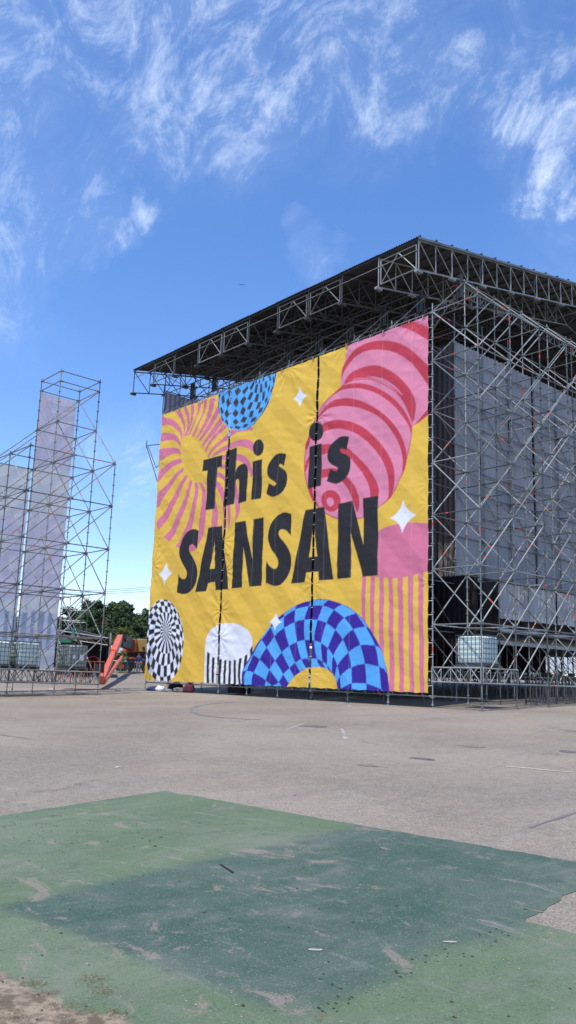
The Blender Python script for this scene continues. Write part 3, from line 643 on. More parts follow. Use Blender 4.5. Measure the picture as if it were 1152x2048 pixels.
# hanging chequered bowl
BS=(430,740,8.862)
shp(BS,[(85,420,1),(85,600),(110,760),(160,890),(240,1005),(300,1045),(400,1072),(480,1080),(570,1060),(700,975),(850,800),(980,580),(1060,330),(1100,150),(1112,30,1),(600,200,1)],LBL,True)
for q in ('380,385 440,310 495,375 420,480','410,495 455,580 395,675 345,590','385,700 440,770 385,850 330,780','390,870 450,930 395,985 340,930','545,465 590,515 520,650 470,575','600,275 612,330 545,450 503,385','520,655 575,700 525,815 463,760','525,830 600,850 545,945 468,920',
 '545,965 622,960 570,1028 503,1025','370,1030 400,992 490,1020 440,1062','655,395 705,405 650,552 598,520','655,575 705,580 655,717 593,700','665,730 725,730 690,850 622,845','790,575 842,568 815,692 748,717','755,428 805,430 778,580 718,570','870,400 914,374 900,522 855,562','750,258 792,262 765,415 713,410','835,255 868,252 860,402 815,422',
 '915,225 945,185 957,310 920,332','965,330 1000,250 1007,350 975,412','910,540 955,465 960,540 915,602','810,700 887,655 855,752 790,792','690,860 775,838 742,912 650,942','135,480 180,448 197,570 150,622','215,570 265,490 297,600 245,682','118,690 145,658 187,760 150,802','195,775 240,693 287,800 235,862','203,918 240,880 278,960 262,988',
 '255,370 312,360 300,455 275,482','630,325 702,215 725,238 662,378','980,140 1000,95 1027,170 1005,218','1045,180 1060,95 1082,180 1060,245','730,215 770,185 775,235 750,245','808,180 832,165 830,255 800,252','872,145 902,135 903,210 875,222','85,430 118,430 118,490 92,540','1100,30 1112,30 1085,200 1060,330 1050,340','130,820 150,830 190,905 175,925','1020,370 1050,290 1062,330 1020,440','700,975 850,800 960,560 985,560 870,790 720,975','575,1055 700,980 720,975 600,1050','300,1010 345,1030 345,1042 300,1045','85,540 95,600 110,740 120,800 100,760 80,600','960,120 975,85 990,110 965,150'):
    shp(BS,[tuple(map(float,a.split(','))) for a in q.split()],SLT)
# pink and red worm
W1=(600,620,4.267);W2=(600,820,4.267)
shp(W1,[(430,290,1),(1115,20,1),(1115,200,1),(1110,868,1),(1050,935),(975,1000,1),(800,700,1),(500,600,1),(362,655,1),(368,560),(395,420)],PNK2,True)
shp(W1,[(845,148,1),(970,98,1),(1115,155,1),(1115,270,1),(1000,200),(920,165)],RED,True)
shp(W1,[(368,600,1),(375,500),(430,400),(520,320),(620,275),(740,265),(860,290),(980,360),(1112,485,1),(1112,660,1),(1000,500),(900,410),(780,355),(640,345),(520,380),(440,450),(390,530)],RED,True)
shp(W1,[(388,632,1),(430,560),(500,510),(600,480),(700,485),(820,545),(920,640),(980,730),(1003,820),(990,910),(970,968,1),(940,880),(880,760),(780,650),(680,600),(580,585),(500,590),(430,620)],RED,True)
shp(W1,[(1112,850,1),(1112,900,1),(1040,952),(982,990,1),(1045,920)],RED,True)
body=[(130,107),(190,-20),(240,-75),(300,-140),(370,-200),(440,-240),(540,-262),(640,-255),(740,-212),(830,-150),(890,-80),(940,20),(968,110),(968,220),(950,320),(920,430),(880,570),(830,680),(780,755),(700,828),(620,885),(540,925),(450,940),(340,937),(240,892),(150,812),(100,725),(62,600),(48,450),(60,330),(98,200)]
shp(W2,[(p[0],p[1]) for p in body],RED,True)
cx_,cy_=520,340
shp(W2,[(cx_+(p[0]-cx_)*.986,cy_+(p[1]-cy_)*.988) for p in body],PNK2,True)
shp(W1,[(575,572),(650,575),(740,600),(830,660),(890,730),(868,718),(800,658),(720,612),(640,585)],PNK2,True)
for P in ([(290,-123),(350,-183),(420,-213),(520,-223),(640,-198),(760,-133),(860,-43),(930,57),(968,160),(966,240,1),(945,150),(880,47),(800,-43),(700,-118),(600,-163),(500,-181),(400,-173),(340,-153)],
 [(155,77,1),(220,-13),(290,-73),(380,-95),(470,-91),(580,-53),(700,17),(800,107),(870,210),(910,320),(920,400),(912,490),(882,578,1),(888,480),(880,380),(850,280),(800,190),(740,110),(650,40),(530,-10),(430,-28),(340,-28),(250,-5),(190,50)],
 [(190,135),(280,95),(370,90),(480,115),(590,180),(690,280),(770,390),(815,500),(822,590),(810,680),(780,750),(735,800,1),(765,740),(770,640),(760,540),(720,440),(650,340),(560,250),(460,190),(360,165),(280,168),(190,195)],
 [(100,225),(58,300),(57,360,1),(95,290)],
 [(180,310),(260,293),(340,300),(420,330),(500,400),(580,480),(640,570),(680,660),(680,760,1),(617,760,1),(600,650),(550,550),(480,460),(420,400),(350,375),(260,375),(180,385)],
 [(95,390),(60,450),(52,560,1),(80,480)],
 [(180,520),(260,500),(340,510),(420,575),(480,650),(515,740),(518,820),(500,880,1),(465,790),(440,710),(380,620),(330,588),(260,573),(180,585)],
 [(80,660),(120,660),(125,720),(165,805),(160,830),(110,760)]): shp(W2,P,RED,True)
ell(W2,277,778,80,93,RED,-.25); ell(W2,272,788,31,38,PNK2,-.2)
# lower right pink block and stripes
shp((0,0,1),[(748,1068,1),(760,1062),(775,1055),(800,1048),(825,1045),(866,1048,1),(866,1141,1),(840,1148),(805,1156),(785,1157),(748,1153,1)],PNK,True)
Q4=(680,1120,6.063)
for (a,b_,c_,d_,yb) in ((288,335,268,318,760),(388,440,380,432,900),(495,552,492,550,1200),(607,660,625,685,1640),(718,782,742,797,1640),(840,905,865,920,1640),(965,1028,990,1045,1640)):
    shp(Q4,[(a,150),(b_,150),(b_+(d_-b_)*.5-3,900),(d_,yb),(c_,yb),(a+(c_-a)*.5-3,900)],PNK)
shapes.append(([on_banner(*p) for p in ((757,1000),(757,1000.01),(757.01,1000))],YEL))
# black and white chequered oval
K=(290,1180,10.78); rings=[(485,875,0,0),(485,888,124,231),(468,925,238,450),(448,988,334,646),(434,1062,402,818),(428,1110,434,905)]
shp(K,[(rings[5][0]+rings[5][2]*math.sin(t),rings[5][1]-rings[5][3]*math.cos(t)) for t in np.linspace(0,2*math.pi,60,endpoint=False)],WHT)
dl=2*math.pi/32
for b_ in range(5):
    par=[0,1,0,1,0][b_]
    for s_ in range(32):
        if s_%2!=par: continue
        P=[]
        for t in (0,.5,1): r_=rings[b_+1]; a=(s_+t)*dl; P.append((r_[0]+r_[2]*math.sin(a),r_[1]-r_[3]*math.cos(a)))
        for t in (1,.5,0): r_=rings[b_]; a=(s_+t)*dl; P.append((r_[0]+r_[2]*math.sin(a),r_[1]-r_[3]*math.cos(a)))
        shp(K,P,BLK)
# drum
D=(390,1220,8.862)
shp(D,[(215,565),(212,640),(185,1110),(190,1330),(860,1330),(920,1080),(1050,790),(1050,565)],WHT); ell(D,633,565,418,333,WHT)
for P in ([(248,735),(292,775),(272,1120),(275,1330),(232,1330),(225,1180)],[(335,825),(382,850),(360,1330),(320,1330)],[(440,870),(497,875),(485,1330),(415,1330)],[(540,890),(578,893),(572,1330),(530,1330)],[(625,900),(665,900),(655,1330),(615,1330)],[(718,890),(762,885),(745,1330),(705,1330)],[(812,862),(860,850),(830,1200),(838,1330),(795,1330),(790,1180)],[(905,815),(955,785),(940,1010),(900,1150),(890,1060)],[(1003,710),(1052,620),(1045,800),(1005,860)]): shp(D,P,BLK)
# chequered arch
Lc=(480,1180,7.2);Rc=(620,1180,6.4)
lp=lambda x,y:(480+x/7.2,1180+y/7.2); rp=lambda x,y:(620+x/6.4,1180+y/6.4)
outer=[lp(40,1410),lp(62,1180),lp(110,1060),lp(200,900),lp(320,700),lp(470,505),lp(560,410),lp(650,335),lp(740,275),lp(835,222),lp(940,180),lp(1045,155),rp(90,128),rp(180,122),rp(255,128),rp(340,150),rp(430,183),rp(520,225),rp(605,290),rp(700,385),rp(765,475),rp(850,610),rp(930,770),rp(985,940),rp(1015,1070),rp(1035,1200),rp(1045,1330)]
inner=[rp(368,1330),rp(360,1190),rp(330,1100),rp(265,1035),rp(210,1002),rp(150,988),rp(90,988),rp(20,998),lp(985,1128),lp(893,1182),lp(800,1248),lp(725,1348),lp(700,1410)]
cor_=lambda l:[(p[0],p[1]) if 0<i<len(l)-1 else (p[0],p[1],1) for i,p in enumerate(l)]
shp((0,0,1),cor_(outer)+cor_(inner),DBL,True)
arch=[ # per cross line C0..C13 : vertices on meridians 0..5 (None where off the cloth)
 [lp(62,1178),lp(118,1165),lp(218,1192),lp(390,1300),lp(480,1392),lp(560,1480)],
 [lp(200,928),lp(212,932),lp(305,1003),lp(450,1150),lp(585,1330),lp(660,1440)],
 [lp(320,705),lp(332,718),lp(405,830),lp(528,1018),lp(645,1215),lp(722,1345)],
 [lp(468,510),lp(475,540),lp(517,672),lp(622,900),lp(730,1125),lp(797,1246)],
 [lp(652,340),lp(650,388),lp(662,548),lp(735,808),lp(820,1050),lp(890,1180)],
 [lp(835,226),lp(820,285),lp(808,465),lp(840,750),lp(910,1000),lp(982,1126)],
 [lp(1040,162),lp(1010,235),lp(955,430),lp(950,722),lp(1010,988),rp(40,992)],
 [rp(255,134),rp(185,205),rp(118,385),rp(75,650),rp(103,882),rp(148,986)],
 [rp(430,186),rp(330,258),rp(228,425),rp(165,680),rp(180,917),rp(212,1001)],
 [rp(605,300),rp(462,360),rp(342,512),rp(250,745),rp(240,963),rp(262,1030)],
 [rp(728,472),rp(577,507),rp(435,635),rp(320,845),rp(300,1055),rp(303,1068)],
 [rp(850,710),rp(668,708),rp(508,800),rp(375,970),rp(340,1118),rp(340,1121)],
 [rp(908,982),rp(722,948),rp(548,992),rp(405,1110),rp(366,1190),rp(366,1194)],
 [rp(935,1275),rp(740,1200),rp(560,1195),rp(415,1272),rp(372,1320),rp(372,1322)]]
A_=np.array(arch)   # 14 x 6 x 2
def cr1(A,ax,n):
    A=np.moveaxis(A,ax,0); N_=A.shape[0]; o=[]
    for i in range(N_-1):
        p0=A[max(i-1,0)];p1=A[i];p2=A[i+1];p3=A[min(i+2,N_-1)]
        if i==0:p0=2*p1-p2
        if i==N_-2:p3=2*p2-p1
        for j in range(n):
            t=j/n; o.append(.5*((2*p1)+(-p0+p2)*t+(2*p0-5*p1+4*p2-p3)*t*t+(-p0+3*p1-3*p2+p3)*t**3))
    o.append(A[-1]); return np.moveaxis(np.array(o),0,ax)
nS=4; A2=cr1(cr1(A_,0,nS),1,nS)
ARCHL=[]
for k in range(13):
    for j in range(5):
        if (j+k)%2: continue
        P=[tuple(A2[k*nS+t,j*nS]) for t in range(nS)]+[tuple(A2[(k+1)*nS,j*nS+t]) for t in range(nS)]+[tuple(A2[(k+1)*nS-t,(j+1)*nS]) for t in range(nS)]+[tuple(A2[k*nS,(j+1)*nS-t]) for t in range(nS)]
        shp((0,0,1),P,LBL)
for P in ([rp(610,305),rp(680,370),rp(762,482),rp(728,474),rp(660,375)],[rp(852,712),rp(905,740),rp(940,800),rp(985,950),rp(1005,1065),rp(970,1010),rp(910,984),rp(885,840)],[lp(82,1400),lp(85,1250),lp(118,1168),lp(165,1170),lp(216,1192),lp(195,1280),lp(193,1400)],[lp(390,1300),lp(482,1392),lp(470,1400),lp(372,1400)],[rp(560,1197),rp(650,1192),rp(740,1202),rp(742,1330),rp(562,1330)],[rp(935,1275),rp(960,1300),rp(970,1330),rp(935,1330)],[lp(585,1332),lp(640,1410),lp(560,1410)]): shp((0,0,1),P,LBL)
star((603,775),(617.5,791.5),(602.7,814.6),(588,799.5)); star((809,1000),(836,1030),(808,1067),(783,1037)); star((335,1124.5),(347.2,1146.7),(332,1171),(320.3,1149.5)); star(lp(543,322),lp(630,465),lp(530,592),lp(445,465))
# lettering
shp(C7,[(468,505),(605,472),(600,555),(567,562),(548,855),(483,868),(499,582),(462,590)],BLK)
shp(T2,[(437,1180,1),(640,1108,1),(620,1600,1),(640,1510),(680,1460),(735,1425),(780,1420),(825,1460),(848,1540),(850,1640),(825,2140,1),(665,2185,1),(685,1770),(670,1725),(648,1718),(620,1745),(610,1840),(590,2195,1),(385,2245,1)],BLK,True)
ell(T2,1055,1115,99,162,BLK,.06); shp(T2,[(950,1380),(1135,1332),(1105,2090),(920,2120)],BLK)
shp(C7,[(1068,465,1),(1020,458),(975,480),(940,530),(928,580),(935,625),(960,650),(985,665),(993,680),(980,692),(960,685),(938,672,1),(918,750,1),(950,768),(980,770),(1030,745),(1060,700),(1070,640),(1060,590),(1030,565),(1010,550),(1015,535),(1030,538),(1045,552,1)],BLK,True)
ell(W2,152,188,60,82,BLK,.08); shp(W2,[(93,318),(200,288),(193,650),(82,675)],BLK)
shp(W2,[(435,235,1),(400,227),(350,235),(300,275),(262,330),(248,400),(262,450),(300,478),(328,490),(338,507),(325,525),(300,520),(270,503,1),(240,610,1),(290,628),(330,630),(390,600),(430,550),(445,480),(440,420),(410,385),(370,370),(352,350),(360,332),(385,335),(405,350,1)],BLK,True)
Q=(340,980,5.236);P_=(540,960,4.8)
shp(Q,[(315,430,1),(270,412),(220,425),(160,490),(120,590),(115,680),(140,760),(180,830),(193,880),(185,920),(160,935),(130,925),(110,900),(103,875,1),(88,1075,1),(150,1093),(220,1070),(280,1000),(300,910),(295,810),(260,720),(225,660),(215,610),(235,575),(265,575),(303,620,1)],BLK,True)
shp(Q,[(418,400),(558,375),(628,1040),(492,1052),(490,965),(410,975),(393,1062),(283,1072)],BLK); shp(Q,[(483,540),(483,825),(435,832)],YEL)
shp(Q,[(697,345),(805,325),(880,728),(887,308),(1000,288),(972,1005),(853,1015),(782,605),(772,1022),(660,1035)],BLK)
shp(C7,[(1100,895,1),(1050,883),(1000,905),(960,960),(935,1030),(935,1090),(955,1150),(990,1200),(1005,1240),(1000,1275),(985,1290),(960,1280),(935,1255),(922,1230,1),(915,1390,1),(980,1412),(1030,1400),(1075,1340),(1098,1260),(1095,1180),(1060,1110),(1020,1060),(1015,1020),(1035,1005),(1065,1015),(1097,1050,1)],BLK,True)
shp(P_,[(355,290),(535,258),(622,958),(485,970),(478,880),(365,890),(350,985),(217,995)],BLK); shp(P_,[(440,420),(468,735),(388,742)],YEL)
shp(P_,[(672,230),(805,203),(915,625),(907,178),(1053,155),(1050,918),(905,930),(793,512),(795,940),(658,952)],BLK)
# rasterise onto the cloth plane
RES=.0155; AX0,AX1,AZ0,AZ1=-18.75,.1,1.0,15.9
nx,nz=int((AX1-AX0)/RES)+1,int((AZ1-AZ0)/RES)+1
img=np.empty((nz,nx,3),np.float32); img[:]=YEL
gx=AX0+np.arange(nx)*RES; gzv=AZ0+np.arange(nz)*RES
for P,c in shapes:
    P=np.array(P); x0,x1,z0,z1=P[:,0].min(),P[:,0].max(),P[:,1].min(),P[:,1].max()
    i0,i1=max(0,int((x0-AX0)/RES)),min(nx,int((x1-AX0)/RES)+2); j0,j1=max(0,int((z0-AZ0)/RES)),min(nz,int((z1-AZ0)/RES)+2)
    if i1<=i0 or j1<=j0: continue
    xx=gx[i0:i1][None,:]; ins=np.zeros((j1-j0,i1-i0),bool)
    zs=gzv[j0:j1]
    for a in range(len(P)):
        xa,za=P[a];xb,zb=P[(a+1)%len(P)]
        if za==zb: continue
        lo,hi=min(za,zb),max(za,zb); rows=np.where((zs>=lo)&(zs<hi))[0]
        if len(rows)==0: continue
        xi=xa+(zs[rows]-za)*(xb-xa)/(zb-za); ins[rows]^= xx<xi[:,None]
    img[j0:j1,i0:i1][ins]=c
# streaks of light coming through the cloth, painted into the print
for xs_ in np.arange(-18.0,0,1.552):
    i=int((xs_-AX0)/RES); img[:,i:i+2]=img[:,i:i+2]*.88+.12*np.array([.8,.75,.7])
def blur(a):
    b=a.copy(); b[1:-1,1:-1]=(a[:-2,1:-1]+a[2:,1:-1]+a[1:-1,:-2]+a[1:-1,2:]+2*a[1:-1,1:-1])/6; return b
img=blur(img)
fans=[]
rf=random.Random(5)
for (xa,sg) in ((-18.6,1),(-12.5,-1),(-12.34,1),(-6.28,-1),(-6.14,1),(-.12,-1)):
    for z in np.arange(1.8,15.6,.9):
        if rf.random()<.36: fans.append((xa,z+rf.uniform(-.3,.3),sg,rf.uniform(.5,1.4),rf.uniform(0,6),rf.uniform(8,15)))
for x in np.arange(-18,0,1.0):
    if rf.random()<.4: fans.append((x+rf.uniform(-.3,.3),15.5,0,rf.uniform(.5,1.3),rf.uniform(0,6),rf.uniform(8,14)))
def disp(X,Z):
    d=np.zeros_like(X)
    bx=(-X/BAY)%1.0; lz=((Z-Z0)/2)%1.0       # bx: 0 at right post -> 1 at left post ; brace from (left,k+1) to (right,k): lz=bx
    t=np.abs(((lz-bx+.5)%1)-.5)*2; d+=.044*(1-t)
    d+= -.012*np.sin(np.pi*bx)*np.sin(np.pi*lz)
    for xa,za,sg,am,ph,fr_ in fans:
        dx,dz=X-xa,Z-za; r=np.sqrt(dx*dx+dz*dz)+1e-3; a=np.arctan2(dz,np.abs(dx)+1e-3) if sg else np.arctan2(dx,-dz+1e-3)
        d+=.0095*am*np.exp(-r/(.75*am+.25))*np.sin(a*fr_+ph)*np.minimum(1,r/.15)
    return d
def make_panel(x0,x1,label):
    st=.031; nX=int((x1-x0)/st); nZ=int((15.53-1.24)/st)
    X,Z=np.meshgrid(np.linspace(x0,x1,nX+1),np.linspace(1.24,15.53,nZ+1))
    D_=disp(X,Z)
    lowx=np.linspace(x0,x1,160); lowz=np.linspace(1.24,15.53,520)
    n1=np.zeros((520,160))
    for j,z in enumerate(lowz):
        for i,x in enumerate(lowx):
            q=z*2.6+.55*x+.6*math.sin(x*.9)
            n1[j,i]=.009*noise.noise(Vector((x*.55,q*1.5,1.3)))+.011*noise.noise(Vector((x*.35+5,z*1.1,4.1)))+.0035*noise.noise(Vector((x*1.6+z*.9,z*5.0-x*1.2,8.2)))+.003*noise.noise(Vector((x*6,z*6,2.2)))
    fx=np.clip((X-x0)/(x1-x0)*159,0,158.999); fz=np.clip((Z-1.24)/(14.29)*519,0,518.999); ix,iz=fx.astype(int),fz.astype(int); ax,az=fx-ix,fz-iz
    D_+= n1[iz,ix]*(1-ax)*(1-az)+n1[iz,ix+1]*ax*(1-az)+n1[iz+1,ix]*(1-ax)*az+n1[iz+1,ix+1]*ax*az
    # scalloped free edges between lacings
    e=.035
    sc=np.abs(np.sin(Z*np.pi/.5)); wl=np.exp(-(X-x0)/.12); wr=np.exp(-(x1-X)/.12)
    Xs=X+ .02*sc*wl-.02*sc*wr
    sb=np.abs(np.sin(X*np.pi/.69)); Zs=Z+.03*sb*np.exp(-(Z-1.24)/.15)-.02*sb*np.exp(-(15.53-Z)/.12)
    # sample art
    fx=np.clip((X-AX0)/RES,0,nx-2);fz=np.clip((Z-AZ0)/RES,0,nz-2); ix,iz=fx.astype(int),fz.astype(int); ax,az=(fx-ix)[...,None],(fz-iz)[...,None]
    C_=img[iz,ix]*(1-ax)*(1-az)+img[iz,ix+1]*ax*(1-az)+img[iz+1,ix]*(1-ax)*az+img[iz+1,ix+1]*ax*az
    co_=np.stack([Xs.ravel(),(-.075-D_).ravel(),Zs.ravel()],1)
    me=bpy.data.meshes.new('banner'); nv=co_.shape[0]; me.vertices.add(nv); me.vertices.foreach_set('co',co_.ravel())
    a=(np.arange(nZ)[:,None]*(nX+1)+np.arange(nX)[None,:]).ravel(); q=np.stack([a,a+1,a+nX+2,a+nX+1],1).astype(np.int32); nf=len(q)
    me.loops.add(nf*4); me.loops.foreach_set('vertex_index',q.ravel()); me.polygons.add(nf); me.polygons.foreach_set('loop_start',np.arange(nf)*4); me.polygons.foreach_set('use_smooth',np.ones(nf,bool))
    me.update(); me.validate()
    at=me.color_attributes.new('art','FLOAT_COLOR','POINT'); at.data.foreach_set('color',np.concatenate([C_.reshape(-1,3),np.ones((nv,1))],1).astype(np.float32).ravel())
    me.materials.append(M['print']); 
    root=empty('banner',((x0+x1)/2,0,1.24),0,label,'banner','strips of the big stage banner')
    o=bpy.data.objects.new('banner_cloth',me); col.objects.link(o); worldpart(o,root)
    g=MB()
    for sx,xe in ((-1,x0),(1,x1)):
        z=1.5
        while z<15.4:
            px_=round(xe/BAY)*BAY; g.tube((xe-sx*.02,-.10,z),(px_,-.034,z+.02),.008,4); g.tube((px_-.035,-.03,z),(px_+.035,-.03,z+.02),.008,4); z+=.5
    x=x0+.2
    while x<x1-.1:
        g.tube((x,-.09,1.27),(x,0,1.14),.007,4); g.tube((x,-.09,15.5),(x,0,15.68),.007,4); x+=.69
    worldpart(g.build('lacing_cord',M['rope']),root)
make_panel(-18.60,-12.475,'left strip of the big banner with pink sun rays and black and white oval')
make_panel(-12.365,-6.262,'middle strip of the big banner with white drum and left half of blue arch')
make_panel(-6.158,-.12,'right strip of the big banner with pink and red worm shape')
# outrigger bracket on the front corner
g=MB(); x=-18.63
A1=(x,0,13.9);B1=(x-1.5,0,14.1);C1=(x,0,11.6)
g.tube(A1,B1,.024,8);g.tube(B1,C1,.024,8);g.tube((x-.08,0,13.9),(x-.08,0,12.75),.024,8);g.tube((x-.35,0,12.62),(x-.08,0,12.75),.02,8);g.tube((x-1.3,0,14.0),(x-.35,0,12.62),.02,8);g.tube((x-1.5,0,13.95),(x-1.5,0,14.4),.024,8)
tag(g.build('side_bracket',M['steel_dark']),'thin steel outrigger bracket sticking out left of the banner','bracket')
# ------------------------------------------------------------------ LEFT WING SCAFFOLD
LZ=1.0575; lz=lambda k: LZ+2*k; LX0,LY0=-16.48,-7.17
wing=empty('wing_scaffold',(-16.5,-7.2,gz(-16.5,-7.2)),0,'tall see-through scaffold tower at the left of the yard, narrow cloth hung inside','scaffold')
SW=Scaf()
px_=lambda u:LX0+BAY*u; py_=lambda v:LY0+BAY*v
H={}
for u in (-1,0,1):
    for v in (1,0,-1,-2,-3,-4):
        H[u,v]=7.25 if (u<=0 and v>=0) else (5 if v>=0 else 5)
        if v<=-2: H[u,v]=4
for (u,v),h in H.items(): SW.post(px_(u),py_(v),LZ-.02,lz(h)+(.12))
for (u,v),h in H.items():
    for k in range(0,8):
        z=lz(k)
        if (u+1,v) in H and min(h,H[u+1,v])>=k: SW.bar('ledger',(px_(u),py_(v),z),(px_(u+1),py_(v),z))
        if (u,v+1) in H and min(h,H[u,v+1])>=k: SW.bar('ledger',(px_(u),py_(v),z),(px_(u),py_(v+1),z))
        # braces
        if (u+1,v) in H and k>=1 and h>=k and H[u+1,v]>=k-1: SW.bar('brace',(px_(u),py_(v),z),(px_(u+1),py_(v),lz(k-1)))
        if (u,v+1) in H and k<7 and h>=k and H[u,v+1]>=k+1: SW.bar('brace',(px_(u),py_(v),z),(px_(u),py_(v+1),lz(k+1)))
for a,b_ in (((-1,0),(0,0)),((0,0),(0,1)),((0,1),(-1,1)),((-1,1),(-1,0))):
    SW.bar('ledger',(px_(a[0]),py_(a[1]),lz(7)+.5),(px_(b_[0]),py_(b_[1]),lz(7)+.5))
for kk in SW.it.values():
    for i,(d,g) in enumerate(kk): g.v=[(x-wing.location.x,y-wing.location.y,z-wing.location.z) for x,y,z in g.v]
SW.build(wing)
for u in (0,1):
    for v in (-3,-2,-1,0):
        o=lattice((px_(u)+.05,py_(v),LZ+.52),(px_(u)+.05,py_(v+1),LZ+.52),.5,7,None,rc=.026,rd=.016); worldpart(o,wing)
for v in (-2,-1,0,1):
    o=lattice((px_(0),py_(v)+.05,LZ+.5),(px_(1),py_(v)+.05,LZ+.5),.48,5,None,rc=.024,rd=.016); worldpart(o,wing)
# cloths hung on its front face (we see their backs)
def back_cloth(name,y0,y1,z0,z1,fn,label,X=-18.68,sag=.03,seed=0):
    ny=int((y1-y0)/.05);nz_=int((z1-z0)/.06); g=MB(); cols=[]
    for j in range(nz_+1):
        for i in range(ny+1):
            y=y0+(y1-y0)*i/ny; z=z0+(z1-z0)*j/nz_
            d=.02*noise.noise(Vector((y*.8,z*1.8+y*.6,seed)))+.008*noise.noise(Vector((y*2,z*5,seed+2)))+.02*math.sin(math.pi*((y-LY0)/BAY%1))
            g.v.append((X-d,y,z)); cols.append(fn(y,z))
    for j in range(nz_):
        for i in range(ny): a=j*(ny+1)+i; g.f.append((a,a+1,a+ny+2,a+ny+1)); g.m.append(0)
    o=g.build(name,M['printback'],None,True); at=o.data.color_attributes.new('art','FLOAT_COLOR','POINT'); at.data.foreach_set('color',np.array([(*c,1) for c in cols],np.float32).ravel())
    return tag(o,label,'banner','cloths on the front of the stage, seen from behind')
LIL=(.84,.80,.86);CRM=(.88,.87,.84);GRB=(.78,.82,.90);PKG=(.86,.72,.80);DKB=(.46,.50,.62)
def art_back(y,z):
    edge_=.5*noise.noise(Vector((y*.45,z*.2,3)))
    w_=z+edge_*1.4+ .25*(y+7)
    if w_>10.6: base=CRM
    elif w_>8.6: base=CRM if noise.noise(Vector((y*.4,z*.55,7)))>-.05 else LIL
    elif w_>5.0:
        base=LIL if (int((y+30)/.28)%2) else (.82,.75,.84)
    elif w_>4.4: base=CRM
    else:
        base=GRB
        if z<3.9+.9*math.sin((y+8.6)*.8) and (y*2.3)%1<.5 and z>1.9: base=DKB
        if z<2.5 and y>-6.9: base=(.85,.84,.82)
    return base
def art_tower(y,z):
    if z>11.4: return PKG if (y/.44)%1<.45 else (.79,.79,.88)
    if z>9.0: return CRM
    return art_back(y,z)
back_cloth('banner',-7.15,-5.17,1.65,15.02,art_tower,'narrow pale cloth with lilac stripes hanging down inside the left scaffold tower',seed=1)
back_cloth('banner',-17.0,-7.23,2.5,11.1,art_back,'wide pale lilac and cream cloth cut off by the left edge of the photo',seed=2)
back_cloth('banner',.1,4.2,12.0,16.98,lambda y,z:(.33,.33,.42) if (y/.3)%1<.5 else (.20,.19,.24),'grey striped cloth behind the top left corner of the big banner',X=-18.75,seed=3)
g=MB()
for y in (.0,2.07,4.14): g.tube((-18.7,y,15.6),(-18.7,y,17.3),.024,6)
g.tube((-18.7,0,17.0),(-18.7,4.14,17.05),.024,6); g.tube((-18.66,0,15.3),(-18.66,3.2,17.2),.024,6); g.tube((-18.7,0,15.7),(-18.7,4.14,15.7),.024,6)
tag(g.build('cloth_frame',M['steel_dark']),'thin tube frame holding the grey striped cloth above the banner corner','frame')

# ------------------------------------------------------------------ IBC TANKS
def tankmat():
    m=bpy.data.materials.new('translucent white plastic'); m.use_nodes=True; nt=m.node_tree; b=nt.nodes['Principled BSDF']; b.inputs['Roughness'].default_value=.35
    g_=nt.nodes.new('ShaderNodeTexCoord'); s_=nt.nodes.new('ShaderNodeSeparateXYZ'); nt.links.new(g_.outputs['Object'],s_.inputs[0])
    n_=nt.nodes.new('ShaderNodeTexNoise'); n_.inputs['Scale'].default_value=2.2; n_.inputs['Detail'].default_value=4; nt.links.new(g_.outputs['Object'],n_.inputs['Vector'])
    mx=nt.nodes.new('ShaderNodeMix'); mx.data_type='RGBA'; mx.inputs[6].default_value=(.52,.64,.60,1); mx.inputs[7].default_value=(.70,.80,.75,1); nt.links.new(n_.outputs['Fac'],mx.inputs[0]); nt.links.new(mx.outputs[2],b.inputs['Base Color'])
    return m
M['tank']=tankmat()
M['tank_shade']=mat('shade-greyed tank plastic',(.34,.37,.33),.5,0,.2,2)  # tank plastic standing in shade, the shade put into a greyer base
def ibc(x,y,z,label,tm,cap=True,stickers=False):
    r=empty('water_tank',(x,y,z),0,label,'water tank','plastic water tanks used as scaffold ballast')
    g=MB(); 
    for dy in (-.45,0,.45): g.box((-.6,dy-.06,0),(.6,dy+.06,.10))
    g.box((-.6,-.5,.1),(.6,.5,.13)); g.build('pallet',M['pallet'],r)
    g=MB(); g.box((-.565,-.465,.14),(.565,.465,1.1)); o=g.build('tank',tm,r,True); tk=o; md=o.modifiers.new('b','BEVEL'); md.width=.1; md.segments=4
    g=MB(); g.tube((0,0,1.09),(0,0,1.14),.12,14); g.build('cap',M['pallet'],tk)
    g=MB(); q=.009
    X_,Y_=.59,.49
    for z_ in (.16,.32,.5,.68,.86,1.02,1.13):
        for a,b_ in (((-X_,-Y_),(X_,-Y_)),((X_,-Y_),(X_,Y_)),((X_,Y_),(-X_,Y_)),((-X_,Y_),(-X_,-Y_))): g.tube((*a,z_),(*b_,z_),q if z_<1.1 else .013,6)
    for i in range(8):
        t=-X_+2*X_*i/7; g.tube((t,-Y_,.14),(t,-Y_,1.13),q,6); g.tube((t,Y_,.14),(t,Y_,1.13),q,6)
    for i in range(7):
        t=-Y_+2*Y_*i/6; g.tube((-X_,t,.14),(-X_,t,1.13),q,6); g.tube((X_,t,.14),(X_,t,1.13),q,6)
    cg=g.build('cage',M['cage'],r)
    g=MB(); g.box((.6,.05,.45),(.606,.25,.7)); g.box((.6,-.28,.5),(.606,-.16,.68)) if stickers else None; g.build('label_plate',M['white'],cg) if stickers else None
    return r
ibc(1.12,1.12,Z0+.52,'pale plastic water tank in its wire cage inside the right scaffold',M['tank'])
ibc(-15.45,-8.2,LZ+.55,'pale caged water tank in the left scaffold, left of the hanging cloth end',M['tank'])
ibc(-15.40,-5.95,LZ+.55,'shade-greyed caged water tank with white stickers in the left scaffold',M['tank_shade'],stickers=True)
